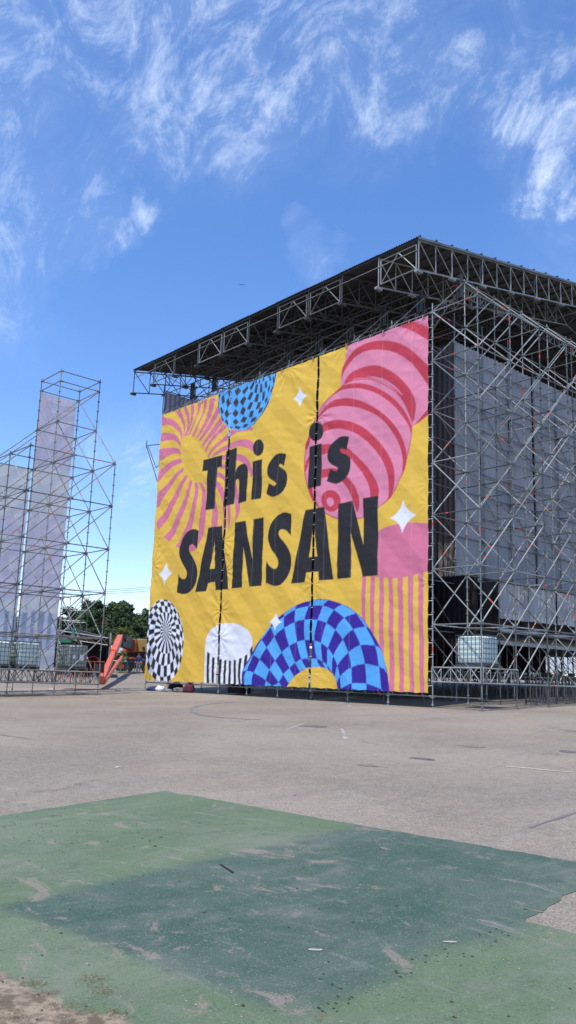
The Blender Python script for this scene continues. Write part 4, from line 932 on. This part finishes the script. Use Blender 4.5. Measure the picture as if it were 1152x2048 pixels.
ibc(-15.45,-9.45,LZ+.55,'pale caged water tank cut off at the left edge of the photo',M['tank'])

# ------------------------------------------------------------------ TRESTLE FRAMES under the right scaffold
for i,(x,y) in enumerate(((.55,5.0),(.55,7.2))):
    z=gz(x,y); r=empty('steel_trestle',(x,y,z),0,('left' if i==0 else 'right')+' dark steel trestle frame standing under the right scaffold','trestle','steel trestles on the ground')
    g=MB()
    for zz_ in (.12,1.05): g.beam((0,0,zz_),(0,1.5,zz_),.05,.05); g.beam((.45,0,zz_),(.45,1.5,zz_),.05,.05)
    for yy in (0,1.5): g.beam((0,yy,1.05),(.45,yy,1.05),.05,.05)
    g.build('frame',M['frame'],r)
    for (a,b_) in ((0,.03),(.45,.03),(0,1.47),(.45,1.47)):
        g=MB(); g.beam((a,b_,0),(a,b_,1.05),.05,.05); lg_=g.build('leg',M['frame'],r); g=MB(); g.box((a-.06,b_-.06,0),(a+.06,b_+.06,.015)); g.build('foot_plate',M['frame'],lg_)
    g=MB()
    for t in (.3,.55,.8,1.05,1.25): g.beam((0,t,.12),(0,t,1.05),.035,.035); g.beam((.45,t,.12),(.45,t,1.05),.035,.035)
    g.build('bars',M['frame'],r)
# ------------------------------------------------------------------ BAGS under the banner
def lump(name,x,y,sx,sy,sz,m,label,seed,parent=None,strap=False):
    bm=bmesh.new(); bmesh.ops.create_icosphere(bm,subdivisions=3,radius=1)
    for v in bm.verts:
        n_=noise.noise(v.co*1.6+Vector((seed,0,0)))*.35+noise.noise(v.co*4+Vector((0,seed,0)))*.12; v.co*=1+n_; v.co=Vector((v.co.x*sx,v.co.y*sy,max(v.co.z,-.6)*sz+.6*sz))
    me=bpy.data.meshes.new(name); bm.to_mesh(me); bm.free(); me.materials.append(m)
    for p in me.polygons:p.use_smooth=True
    o=bpy.data.objects.new(name,me); col.objects.link(o); o.location=(x,y,gz(x,y)); tag(o,label,'clothing' if name=='clothes_pile' else 'bag','bags and clothes under the banner')
    if strap:
        g=MB(); g.tube((-sx*.3,0,sz*1.5),(0,0,sz*1.8),.012,6);g.tube((0,0,sz*1.8),(sx*.3,0,sz*1.5),.012,6); g.build('handle',M['rubber'],o)
    return o
lump('clothes_pile',-17.6,-.15,.5,.3,.13,M['navy'],'flat navy blue jacket on the ground, leftmost of the pile below the banner',1)
lump('clothes_pile',-16.85,-.25,.3,.2,.18,M['whitecloth'],'white cloth heap beside the navy jacket below the banner',2)
lump('clothes_pile',-16.2,-.25,.34,.2,.08,M['greycloth'],'flat grey cloth between white heap and maroon bag',3)
lump('clothes_pile',-15.5,-.05,.4,.25,.14,M['pallet'],'dark grey crumpled coat left of the maroon bag',6)
lump('backpack',-14.75,.0,.32,.24,.28,M['maroon'],'rounded maroon backpack under the lower left of the banner',4,strap=True)
lump('backpack',-16.9,.7,.45,.3,.26,M['black'],'black bag in the shade behind the clothes pile',5,strap=True)
r=empty('equipment_case',(-12.0,.9,gz(-12,.9)),0,'black equipment case under the banner seam beside the white drum','case')
g=MB(); g.box((-.5,-.3,.05),(.5,.3,.45)); g.build('box_body',M['black'],r,bevel=.02); g=MB(); g.box((-.5,-.3,.455),(.5,.3,.55)); g.build('lid',M['black'],r,bevel=.02)
g=MB(); g.tube((-.12,-.33,.3),(.12,-.33,.3),.012,6); g.build('handle',M['frame'],r)
r=empty('flat_trolley',(-14.9,-11.0,gz(-14.9,-11)),.1,'low dark blue trolley at the foot of the left scaffold','trolley')
g=MB(); g.box((-.5,-.9,.14),(.5,.9,.24)); g.build('platform',mat('dark blue board',(.02,.04,.09),.6,0,.2,5),r,bevel=.01)
for a in (-.35,.35):
    for b_ in (-.7,.7):
        g=MB(); g.tube((a-.03,b_,.07),(a+.03,b_,.07),.07,14); g.build('wheel',M['rubber'],r)
# ------------------------------------------------------------------ BOOM LIFT
def at(px,py,d): return Vector(CAM+ray(px,py)*d)
B_=at(262,1300,74); bz=gz(B_.x,B_.y)
lift=empty('boom_lift',(B_.x,B_.y,bz),0,'large orange boom lift with ochre counterweight, basket near the ground by the left scaffold','boom lift')
def L_(v): return Vector(v)-lift.location
dx=Vector((RT[0],RT[1],0)).normalized(); dy=Vector((FW[0],FW[1],0)).normalized()
def lb(p,q,w,h,name,m,bev=.0):
    g=MB(); g.beam(L_(p),L_(q),w,h); return g.build(name,m,lift,bevel=bev)
e=at(240,1276,70); b0=at(203,1362,43)
# main boom in two telescoping sections
mid=b0.lerp(e,.52)
lb(mid,e,.42,.55,'lower_boom',M['orange']); lb(b0,mid.lerp(e,.1),.28,.36,'upper_boom',M['orange'])
n1=b0+Vector((0,0,.0))
# second, lower parallel arm
lb(b0+Vector((0,0,-.05))+dx*.12,b0.lerp(e,.66)+Vector((0,0,-.62))+dx*.5,.17,.22,'lift_arm',M['orange'])
c0_=at(246,1290,72); lb(e+Vector((0,0,-.2)),at(262,1290,73),.6,.9,'elbow',M['darkmetal'])
g=MB()
for (px,py,s) in ((243,1273,.25),(250,1272,.22),(247,1280,.3)): p=L_(at(px,py,70.5)); g.beam(p-dx*s,p+dx*s,s,s)
g.build('elbow_fittings',M['darkmetal'],lift)
hood=at(267,1291.5,74); cw=at(287,1292,74.5)
def obox(c,hx,hy,hz,name,m,bev=.03):
    g=MB(); c=L_(c); vs=[]
    for sz in (-1,1):
        for sx,sy in ((-1,-1),(1,-1),(1,1),(-1,1)): vs.append(c+dx*sx*hx+dy*sy*hy+Vector((0,0,sz*hz)))
    g.add(vs,[(0,3,2,1),(4,5,6,7),(0,1,5,4),(1,2,6,5),(2,3,7,6),(3,0,4,7)]); return g.build(name,m,lift,bevel=bev)
obox(hood,.38,1.0,.55,'engine_hood',M['orange']); obox(at(257,1294,73.6),.25,.9,.45,'engine_hood',M['orange']); obox(cw,.47,1.0,.57,'counterweight',M['olive'],.06)
g=MB(); c=L_(at(287,1296,73.4)); g.tube(c-dy*.02,c+dy*.15,.12,14); g.build('lifting_eye',M['rubber'],lift)
obox(at(275,1310,74.5),.8,.9,.18,'turntable',M['darkmetal']); obox(at(276,1324,74.5),1.0,1.1,.22,'chassis',M['darkmetal'])
for sx in (-1,1):
    for sy in (-1,1):
        c=L_(Vector((B_.x,B_.y,bz))+dx*(sx*1.15+.65)+dy*sy*1.3); c.z=.55; g=MB(); g.tube(c-dy*.2,c+dy*.2,.55,20); o=g.build('wheel',M['rubber'],lift); g=MB(); g.tube(c-dy*.22,c+dy*.22,.25,12); g.build('rim',M['orange'],o); 
# basket
bk=at(166,1352,42.5); 
g=MB(); hx,hy=1.0,.45; base=at(163,1366,42.5); zb=base.z
def bkp(sx,sy,z): q=base+dx*sx*hx+dy*sy*hy; return L_((q.x,q.y,zb+z))
g=MB()
for z in (0,.55,1.1):
    P=[bkp(-1,-1,z),bkp(1,-1,z),bkp(1,1,z),bkp(-1,1,z)]
    for i in range(4): g.tube(P[i],P[(i+1)%4],.022,6)
for sx in (-1,-.5,0,.5,1):
    for sy in (-1,1): g.tube(bkp(sx,sy,0),bkp(sx,sy,1.1),.02,6)
g.build('basket_rail',M['orange'],lift)
g=MB(); P=[bkp(-1,-1,-.05),bkp(1,-1,-.05),bkp(1,1,-.05),bkp(-1,1,-.05)]; P2=[p+Vector((0,0,.05)) for p in P]; g.add(P+P2,[(0,3,2,1),(4,5,6,7),(0,1,5,4),(1,2,6,5),(2,3,7,6),(3,0,4,7)]); g.build('basket_floor',M['orange'],lift)
p=bkp(.85,0,.75); g=MB(); g.beam(p-Vector((0,0,.2)),p+Vector((0,0,.25)),.35,.35); g.build('control_box',M['darkmetal'],lift)
lb(base+dx*1.0+Vector((0,0,.2)),b0,.25,.35,'jib',M['orange'])
g=MB(); 
for k in range(12):
    a0=math.pi*k/12; a1=math.pi*(k+1)/12; c=bkp(.6,-1,1.1); g.tube(c+dx*.3*math.cos(a0)+Vector((0,0,.25*math.sin(a0))),c+dx*.3*math.cos(a1)+Vector((0,0,.25*math.sin(a1))),.02,6)
g.build('hose_loop',M['red'],lift)
# ------------------------------------------------------------------ SMALL BLACK STAGE + STAIR TOWER (left background)
c=at(150,1335,62); cz=gz(c.x,c.y)
ss=empty('small_stage',(c.x,c.y,cz),0,'small black covered stage with gabled truss roof behind the left scaffold','stage')
def sl(px,py,d): return Vector(at(px,py,d))-ss.location
a=[sl(112,1345,60),sl(216,1346,60),sl(216,1346,68),sl(112,1345,68)]
ra=[sl(112,1262,60),sl(152,1260,64),sl(216,1278,60),sl(216,1279,68),sl(152,1261,72),sl(112,1263,68)]
g=MB(); g.add([ra[0],ra[2],ra[3],ra[5],ra[1],ra[4]],[(0,1,4),(1,2,5,4),(2,3,5),(3,0,4,5)]); 
g.add([v+Vector((0,0,-.12)) for v in (ra[0],ra[2],ra[3],ra[5],ra[1],ra[4])],[(0,4,1),(1,4,5,2),(2,5,3),(3,5,4,0)]); g.build('canopy',M['black'],ss)
g=MB()
for p,q in ((ra[0],ra[2]),(ra[2],ra[3]),(ra[0],ra[1]),(ra[1],ra[2]),(ra[3],ra[4]),(ra[5],ra[4]),(ra[0],ra[5])):
    g.tube(p+Vector((0,0,.05)),q+Vector((0,0,.05)),.05,6); g.tube(p+Vector((0,0,-.45)),q+Vector((0,0,-.45)),.05,6)
    for i in range(8):
        s0=p.lerp(q,i/8)+Vector((0,0,.05)); s1=p.lerp(q,(i+1)/8)+Vector((0,0,-.45)); g.tube(s0,s1,.025,5)
g.build('roof_truss',M['steel'],ss)
for x in (a[0],a[1],a[2],a[3]):
    g=MB(); t=(x.x,x.y,3.2); g.tube((x.x,x.y,0),t,.07,8); g.build('column',M['rail'],ss)
g=MB(); b1,b2,b3=sl(112,1345,66),sl(212,1346,66),sl(212,1346,61)
for p,q in ((b1,b2),(b2,b3)):
    n_=40; vs=[]
    for i in range(n_+1):
        t=p.lerp(q,i/n_); off=.06*math.sin(i*1.9); vs+= [(t.x+off,t.y+off,0),(t.x+off,t.y+off,2.9)]
    g.add(vs,[(2*i,2*i+2,2*i+3,2*i+1) for i in range(n_)])
g.build('black_drape',M['black'],ss)
# stair tower
tw=empty('stair_tower',tuple(at(141,1340,66)),0,'narrow grey scaffold stair tower behind the small black stage','scaffold'); tw.location.z=gz(tw.location.x,tw.location.y)
hh=(at(141,1182,66).z-tw.location.z)
for sx in (-1,1):
    for sy in (-1,1):
        g=MB(); p=dx*sx*.75+dy*sy*1.1; g.tube(p,p+Vector((0,0,hh)),.03,6); g.build('scaffold_post',M['steel'],tw)
g=MB(); k=0; z=.4
while z<hh:
    for sy in (-1,1): g.tube(dx*-.75+dy*sy*1.1+Vector((0,0,z)),dx*.75+dy*sy*1.1+Vector((0,0,z)),.025,6)
    for sx in (-1,1): g.tube(dx*sx*.75-dy*1.1+Vector((0,0,z)),dx*sx*.75+dy*1.1+Vector((0,0,z)),.025,6)
    z+=.95
g.build('ledgers',M['steel'],tw)
g=MB(); z=.4; s_=1
while z<hh-2:
    for sy in (-.5,.5): g.beam(dx*-.7*s_+dy*sy+Vector((0,0,z)),dx*.7*s_+dy*sy+Vector((0,0,z+1.9)),.03,.06)
    z+=1.9; s_=-s_
g.build('stair_flight',M['rail'],tw)
# green mesh roll on small stage
g=MB(); p=at(128,1282,58); g.beam(p-dx*.9,p+dx*.6,.3,.2); q=at(147,1265,58); g.tube(q-Vector((0,0,.5)),q+Vector((0,0,.45)),0.2,10,0,.02); tag(g.build('green_netting',M['greenpl']),'folded green netting heap on the dark stage behind the grey tank','netting')
# ------------------------------------------------------------------ BARRIERS, PERSON, VEHICLES in the gap
def barrier(x,y,rz,m,label):
    r=empty('crowd_barrier',(x,y,gz(x,y)),rz,label,'barrier','crowd barriers in the distance')
    g=MB(); 
    for p,q in (((-1.1,0,.18),(1.1,0,.18)),((-1.1,0,1.05),(1.1,0,1.05)),((-1.1,0,.18),(-1.1,0,1.05)),((1.1,0,.18),(1.1,0,1.05))): g.tube(p,q,.022,6)
    g.build('rail_frame',m,r); g=MB()
    for i in range(1,15): g.tube((-1.1+i*2.2/15,0,.18),(-1.1+i*2.2/15,0,1.05),.01,5)
    g.build('bars',m,r)
    for s_ in (-.8,.8): g=MB(); g.tube((s_,-.3,.02),(s_,.3,.02),.02,6); g.tube((s_,0,.02),(s_,0,.18),.02,6); g.build('foot',m,r)
yaw=math.atan2(dx.y,dx.x)
M['teal']=mat('greenish barrier steel',(.12,.26,.22),.5,.3)
for i,(px,d_,m_,lb_) in enumerate(((216,72,M['teal'],'teal crowd barrier just left of the orange boom'),(228,72,M['teal'],'teal crowd barrier just right of the orange boom'),(243,73,M['rail'],'grey crowd barrier, third along from the boom'),(257,73,M['rail'],'grey crowd barrier left of the standing person'),(292,77,M['rail'],'grey crowd barrier right of the standing person'))):
    p=at(px,1343,d_); barrier(p.x,p.y,yaw+.1*(i%2),m_,lb_)
# person
def person(x,y,h,rz,label):
    r=empty('person',(x,y,gz(x,y)),rz,label,'person')
    bm=bmesh.new(); s=h/1.75
    J={'pel':(0,0,.95),'wa':(0,0,1.1),'ch':(0,.01,1.32),'nk':(0,0,1.48),'hd':(0,.02,1.6),'ht':(0,.02,1.7),
       'hl':(-.1,0,.9),'kl':(-.12,.02,.5),'al':(-.13,-.02,.09),'tl':(-.14,.15,.04),'hr':(.1,0,.9),'kr':(.12,.03,.5),'ar':(.14,-.02,.09),'tr':(.15,.15,.04),
       'sl':(-.19,0,1.42),'el':(-.27,-.02,1.14),'wl':(-.22,.16,.98),'fl':(-.2,.24,.95),'sr':(.19,0,1.42),'er':(.27,-.02,1.14),'wr':(.24,.14,.96),'fr':(.22,.22,.93)}
    Rr={'pel':.15,'wa':.135,'ch':.155,'nk':.06,'hd':.095,'ht':.07,'hl':.095,'kl':.06,'al':.042,'tl':.04,'hr':.095,'kr':.06,'ar':.042,'tr':.04,'sl':.065,'el':.045,'wl':.033,'fl':.035,'sr':.065,'er':.045,'wr':.033,'fr':.035}
    Ed=[('pel','wa'),('wa','ch'),('ch','nk'),('nk','hd'),('hd','ht'),('pel','hl'),('hl','kl'),('kl','al'),('al','tl'),('pel','hr'),('hr','kr'),('kr','ar'),('ar','tr'),('ch','sl'),('sl','el'),('el','wl'),('wl','fl'),('ch','sr'),('sr','er'),('er','wr'),('wr','fr')]
    ks=list(J); me=bpy.data.meshes.new('body'); me.from_pydata([tuple(c*s for c in J[k]) for k in ks],[(ks.index(a),ks.index(b)) for a,b in Ed],[])
    o=bpy.data.objects.new('body',me); col.objects.link(o); md=o.modifiers.new('skin','SKIN')
    for i,k in enumerate(ks): me.skin_vertices[0].data[i].radius=(Rr[k]*s,Rr[k]*s)
    me.skin_vertices[0].data[0].use_root=True; sb=o.modifiers.new('sub','SUBSURF'); sb.levels=2; sb.render_levels=2
    dg=bpy.context.evaluated_depsgraph_get(); me2=bpy.data.meshes.new_from_object(o.evaluated_get(dg)); o.modifiers.clear(); o.data=me2; me2.materials.clear()
    for m_ in (M['skin'],M['navy'],M['greycloth'],M['rubber']): me2.materials.append(m_)
    for p in me2.polygons:
        z=p.center.z/s; p.use_smooth=True
        p.material_index=3 if z<.1 else 2 if z<.96 and abs(p.center.x)<.21*s else 1 if (z<1.47 and z>1.02) else 0
    o.parent=r
    bm=bmesh.new(); bmesh.ops.create_uvsphere(bm,u_segments=12,v_segments=8,radius=.108*s); me=bpy.data.meshes.new('hair'); 
    for v in list(bm.verts):
        if v.co.z<-.02*s and v.co.y>0: bm.verts.remove(v)
    bm.to_mesh(me); bm.free(); me.materials.append(M['rubber']); ho=bpy.data.objects.new('hair',me); col.objects.link(ho); ho.parent=r; ho.location=(0,.005,1.645*s)
    return r
p=at(276,1343,70.5); person(p.x,p.y,1.76,yaw+math.pi,'person in dark vest and grey trousers standing by the far barriers')
def van(p,rz,label,colr,Lg=5.5,Hh=2.4):
    r=empty('parked_van',(p.x,p.y,gz(p.x,p.y)),rz,label,'van','white vans parked far behind')
    prof=[(-Lg/2,.45),(Lg/2,.45),(Lg/2,1.05),(Lg/2-.5,1.25),(Lg/2-1.2,Hh-.15),(Lg/2-1.7,Hh),(-Lg/2,Hh)]
    g=MB(); n_=len(prof); vs=[(x,-1,z) for x,z in prof]+[(x,1,z) for x,z in prof]; g.add(vs,[tuple(range(n_)),tuple(range(2*n_-1,n_-1,-1))]+[(i,i+n_,(i+1)%n_+n_,(i+1)%n_) for i in range(n_)]); g.build('body',colr,r,bevel=.05)
    g=MB(); g.box((Lg/2-1.9,-1.015,1.35),(Lg/2-1.1,-1.0,2.0)); g.box((Lg/2-1.9,1.0,1.35),(Lg/2-1.1,1.015,2.0)); g.add([(Lg/2-.52,-.85,1.3),(Lg/2-.52,.85,1.3),(Lg/2-1.12,.85,Hh-.25),(Lg/2-1.12,-.85,Hh-.25)],[(0,1,2,3)]); g.build('window',M['glass'],r)
    for sx in (-Lg/2+1,Lg/2-1):
        for sy in (-.98,.98): g=MB(); g.tube((sx,sy-.1,.35),(sx,sy+.1,.35),.35,16); wh=g.build('wheel',M['rubber'],r); g=MB(); g.tube((sx,sy-.11,.35),(sx,sy+.11,.35),.18,12); g.build('rim',M['frame'],wh)
    return r
van(at(240,1338,96),yaw,'white van parked behind the barriers, between boom and hood',M['white']); van(at(292,1338,98),yaw+.3,'white van with red neighbour, just left of the banner edge',M['white'])
van(at(300,1335,92),yaw,'low red vehicle parked beside the banner edge',M['red'],4.2,1.5)
for i,(px,d_) in enumerate(((1010,82),(1075,88),(1130,84),(960,90))):
    v_=van(at(px,1362,d_),yaw+.2*i,'white van seen in the gap under the stage, %s from the left'%['second','third','fourth','first'][i],M['white'])
# flatbed trailer
p=at(282,1340,76); r=empty('flatbed_trailer',(p.x,p.y,gz(p.x,p.y)),yaw,'dark flatbed trailer with ramp behind the standing person','trailer')
g=MB(); g.box((-1.4,-1,.85),(3.5,1,1.0)); g.build('platform',M['frame'],r); g=MB(); g.add([(-1.4,-1,1),(-1.4,1,1),(-3.2,1,.05),(-3.2,-1,.05),(-1.4,-1,.9),(-1.4,1,.9)],[(0,1,2,3),(4,3,2,5)]); g.build('ramp',M['darkmetal'],r)
g=MB(); g.box((-.5,-1,1.25),(3.5,-.95,1.35)); g.box((-.5,-1,1.6),(3.5,-.95,1.66)); g.build('side_rail',M['rail'],r)
for x in (.8,1.9): g=MB(); g.tube((x,-1.05,.42),(x,-.75,.42),.42,16); g.build('wheel',M['rubber'],r)
# ------------------------------------------------------------------ HILL + TREES
g=MB(); vid={}
hx=[-520,-400,-300,-240,-190,-160,-140,-125,-112,-100,-92,-84]; hy=list(range(-400,401,25))
def hillz(x,y): 
    t=max(0,min(1,(-84-x)/90)); return gz(x,y)-.3+ t*t*(3-2*t)*(8+3*noise.noise(Vector((y*.012,x*.01,2))))+ (1.5*noise.noise(Vector((x*.05,y*.05,0))) if t>0 else 0)
for i,x in enumerate(hx):
    for j,y in enumerate(hy): vid[i,j]=len(g.v); g.v.append((x-.25*abs(y-40),y,hillz(x,y)))
for i in range(len(hx)-1):
    for j in range(len(hy)-1): g.f.append((vid[i,j],vid[i+1,j],vid[i+1,j+1],vid[i,j+1])); g.m.append(0)
M['scrub']=mat('dark hillside scrub',(.03,.045,.018),.95,0,.5,.15)
tag(g.build('hill',M['scrub'],None,True),kind='structure')
def crown_mesh(kind,seed,m,n=1500):
    rr=random.Random(seed); g=MB(); clumps=[]
    if kind=='umbrella':
        for i in range(16): a=rr.uniform(0,6.28); q=rr.uniform(0,1)**.5; clumps.append((Vector((1.2*q*math.cos(a),1.2*q*math.sin(a),7.2+rr.uniform(-.6,.7)*(1.2-q))),rr.uniform(.45,.75)))
    elif kind=='pine':
        for i in range(26):
            t=rr.random(); rad=(2.5*(1-t)**.6+.5); a=rr.uniform(0,6.28); q=rr.uniform(.3,1); clumps.append((Vector((rad*q*math.cos(a),rad*q*math.sin(a),2.2+6.6*t)),rr.uniform(.55,1.0)))
    elif kind=='round':
        for i in range(22):
            v=Vector((rr.gauss(0,1),rr.gauss(0,1),rr.gauss(0,1))).normalized()*rr.uniform(.4,1); clumps.append((Vector((v.x*2.3,v.y*2.3,4.6+v.z*2.4)),rr.uniform(.6,1.05)))
    else:
        for i in range(14):
            v=Vector((rr.gauss(0,1),rr.gauss(0,1),abs(rr.gauss(0,1)))).normalized()*rr.uniform(.4,1); clumps.append((Vector((v.x*1.8,v.y*1.8,.5+v.z*2.0)),rr.uniform(.5,.8)))
    for i in range(n):
        c,r=rr.choice(clumps); v=Vector((rr.gauss(0,1),rr.gauss(0,1),rr.gauss(0,.8))).normalized()*r*rr.uniform(.55,1.08); p=c+v
        nrm=(v.normalized()+Vector((rr.gauss(0,.5),rr.gauss(0,.5),rr.gauss(0,.5)))).normalized(); x=nrm.orthogonal().normalized(); y=nrm.cross(x); s=rr.uniform(.09,.22); a=rr.uniform(0,6.28); x,y=x*math.cos(a)+y*math.sin(a),y*math.cos(a)-x*math.sin(a)
        g.add([p-x*s-y*s*.6,p+x*s-y*s*.5,p+x*s*.7+y*s,p-x*s*.8+y*s*.7],[(0,1,2,3)])
    return g,clumps
protos={}
def tree(kind,x,y,s,m,label,group,seed):
    z=hillz(x,y) if x<-84 else gz(x,y)
    key=(kind,seed%3,m.name)
    if key not in protos:
        root=empty(kind_name[kind],(x,y,z)); g,cl=crown_mesh(kind,seed,m,1900 if kind!='bush' else 900); g.build('crown',m,root)
        g=MB(); top=cl[0][0]; h=7.2 if kind=='umbrella' else 7.5 if kind=='pine' else 4.5 if kind=='round' else 1.2
        pts=[Vector((.12*math.sin(i*1.3+seed),.12*math.cos(i*1.7),h*i/5)) for i in range(6)]
        for i in range(5): g.tube(pts[i],pts[i+1],.22*(1-i/6)+.03,7,0,.22*(1-(i+1)/6)+.03)
        for c,r_ in cl[:8]:
            q=pts[min(5,max(1,int(5*c.z/h*.7)))]; g.tube(q,c,.06,5,0,.02)
        g.build('trunk',M['bark'],root); protos[key]=root; o=root
    else: o=copy_tree(protos[key])
    o.location=(x,y,z-.1); o.scale=(s*rnd.uniform(.9,1.12),s*rnd.uniform(.9,1.12),s); o.rotation_euler=(0,0,rnd.uniform(0,6.28)); tag(o,label,'bush' if kind=='bush' else 'tree',group); return o
kind_name={'umbrella':'umbrella_pine','pine':'pine_tree','round':'leafy_tree','bush':'bush'}
# placed along the view to the hill : (px, dist, top px y, kind)
def put(px,topy,d,kind,m,label,group,seed):
    base=at(px,1340,d); z=hillz(base.x,base.y) if base.x<-84 else gz(base.x,base.y); top=at(px,topy,d).z
    hgt={'umbrella':9.0,'pine':9.7,'round':8.8,'bush':3.2}[kind]; s=max(.5,(top-z)/hgt); return tree(kind,base.x,base.y,s,m,label,group,seed)
put(232,1185,118,'umbrella',M['leaf_pine'],'tallest umbrella pine breaking the hill skyline left of the banner','pines on the hill',1)
put(187,1190,120,'pine',M['leaf_pine'],'slim pine top showing behind the left scaffold edge','pines on the hill',2)
sky_=[(150,1192),(160,1188),(172,1200),(200,1197),(212,1203),(222,1203),(243,1203),(252,1199),(262,1203),(272,1208),(283,1207),(294,1207),(304,1212),(316,1220),(130,1190),(110,1195),(90,1200),(60,1205),(30,1210),(0,1210),(345,1225),(375,1230)]
for i,(px,ty) in enumerate(sky_):
    put(px,ty+rnd.uniform(2,14),122+rnd.uniform(-4,8),'pine' if i%3 else 'round',M['leaf_pine'],'dark green pine in the skyline row of the hill','skyline trees on the hill',i)
for i in range(46):
    px=150+i*3.9+rnd.uniform(-3,3); put(px,1204+max(0,px-235)*.42+rnd.uniform(0,16),117+rnd.uniform(-5,9),'pine' if i%4 else 'round',M['leaf_pine'],'dark green pine in the dense upper row of the hill','upper row of pines on the hill',i)
for i in range(44):
    px=rnd.uniform(-60,400); put(px,rnd.uniform(1222,1250),rnd.uniform(106,116),'round' if i%2 else 'pine',M['leaf_pine'],'dark green tree in the middle row of the hill','middle row of trees on the hill',i)
for i,px in enumerate(range(20,400,17)):
    put(px+rnd.uniform(-4,4),rnd.uniform(1246,1262) if not 225<px<270 else 1240+rnd.uniform(0,6),101+rnd.uniform(-2,3),'round',M['leaf_yellow'] if i%3!=2 else M['leaf_pine'],'yellow green leafy tree at the foot of the hill' if i%3!=2 else 'dark round tree among the yellow green ones','trees at the foot of the hill' if i%3!=2 else 'dark trees at the foot of the hill',i)
put(288,1254,97,'round',M['leaf_grey'],'grey green olive tree just left of the banner edge','olive trees',3)
put(276,1262,96,'bush',M['leaf_grey'],'low grey green shrub beside the olive tree','olive trees',4)
for i in range(46):
    px=-60+i*10+rnd.uniform(-3,3); put(px,1283+rnd.uniform(-8,14),94+rnd.uniform(-2,2),'bush',M['leaf_pine'] if i%3 else M['leaf_yellow'],'dark bush in the low hedge behind the barriers' if i%3 else 'yellowish bush in the low hedge behind the barriers','dark hedge bushes' if i%3 else 'yellowish hedge bushes',i)
# ------------------------------------------------------------------ POWER LINES, BIRD
for i,(ya,yb) in enumerate(((1178,1169),(1182,1172),(1185,1178))):
    a=at(120,ya+4,150+i);b_=at(420,yb-11,170+i); g=MB(); pr_=a
    for k in range(1,17):
        t=k/16; q=a.lerp(b_,t)-Vector((0,0,1.2*4*t*(1-t)*.5)); g.tube(pr_,q,.035,5); pr_=q
    tag(g.build('power_line',M['wire']),'%s of the three thin power lines above the trees'%['top','middle','lowest'][i],'power line','power lines above the trees')
p=at(484,570,120); g=MB()
bd=[Vector((0,0,0)),Vector((.12,0,.02)),Vector((-.14,0,0))]; g.tube(bd[2],bd[0],.02,6,0,.06); g.tube(bd[0],bd[1],.06,6,0,.03)
for s_ in (-1,1): g.add([(.05,0,.02),(-.06,0,.02),(-.08,s_*.28,.07),(-.02,s_*.52,.02),(.05,s_*.26,.08)],[(0,1,2,4),(4,2,3)])
o=g.build('bird',M['rubber'],None,loc=p); o.rotation_euler=(0,0,math.atan2(-dy.y,-dy.x)); tag(o,'tiny dark bird gliding in the blue sky left of the roof','bird')
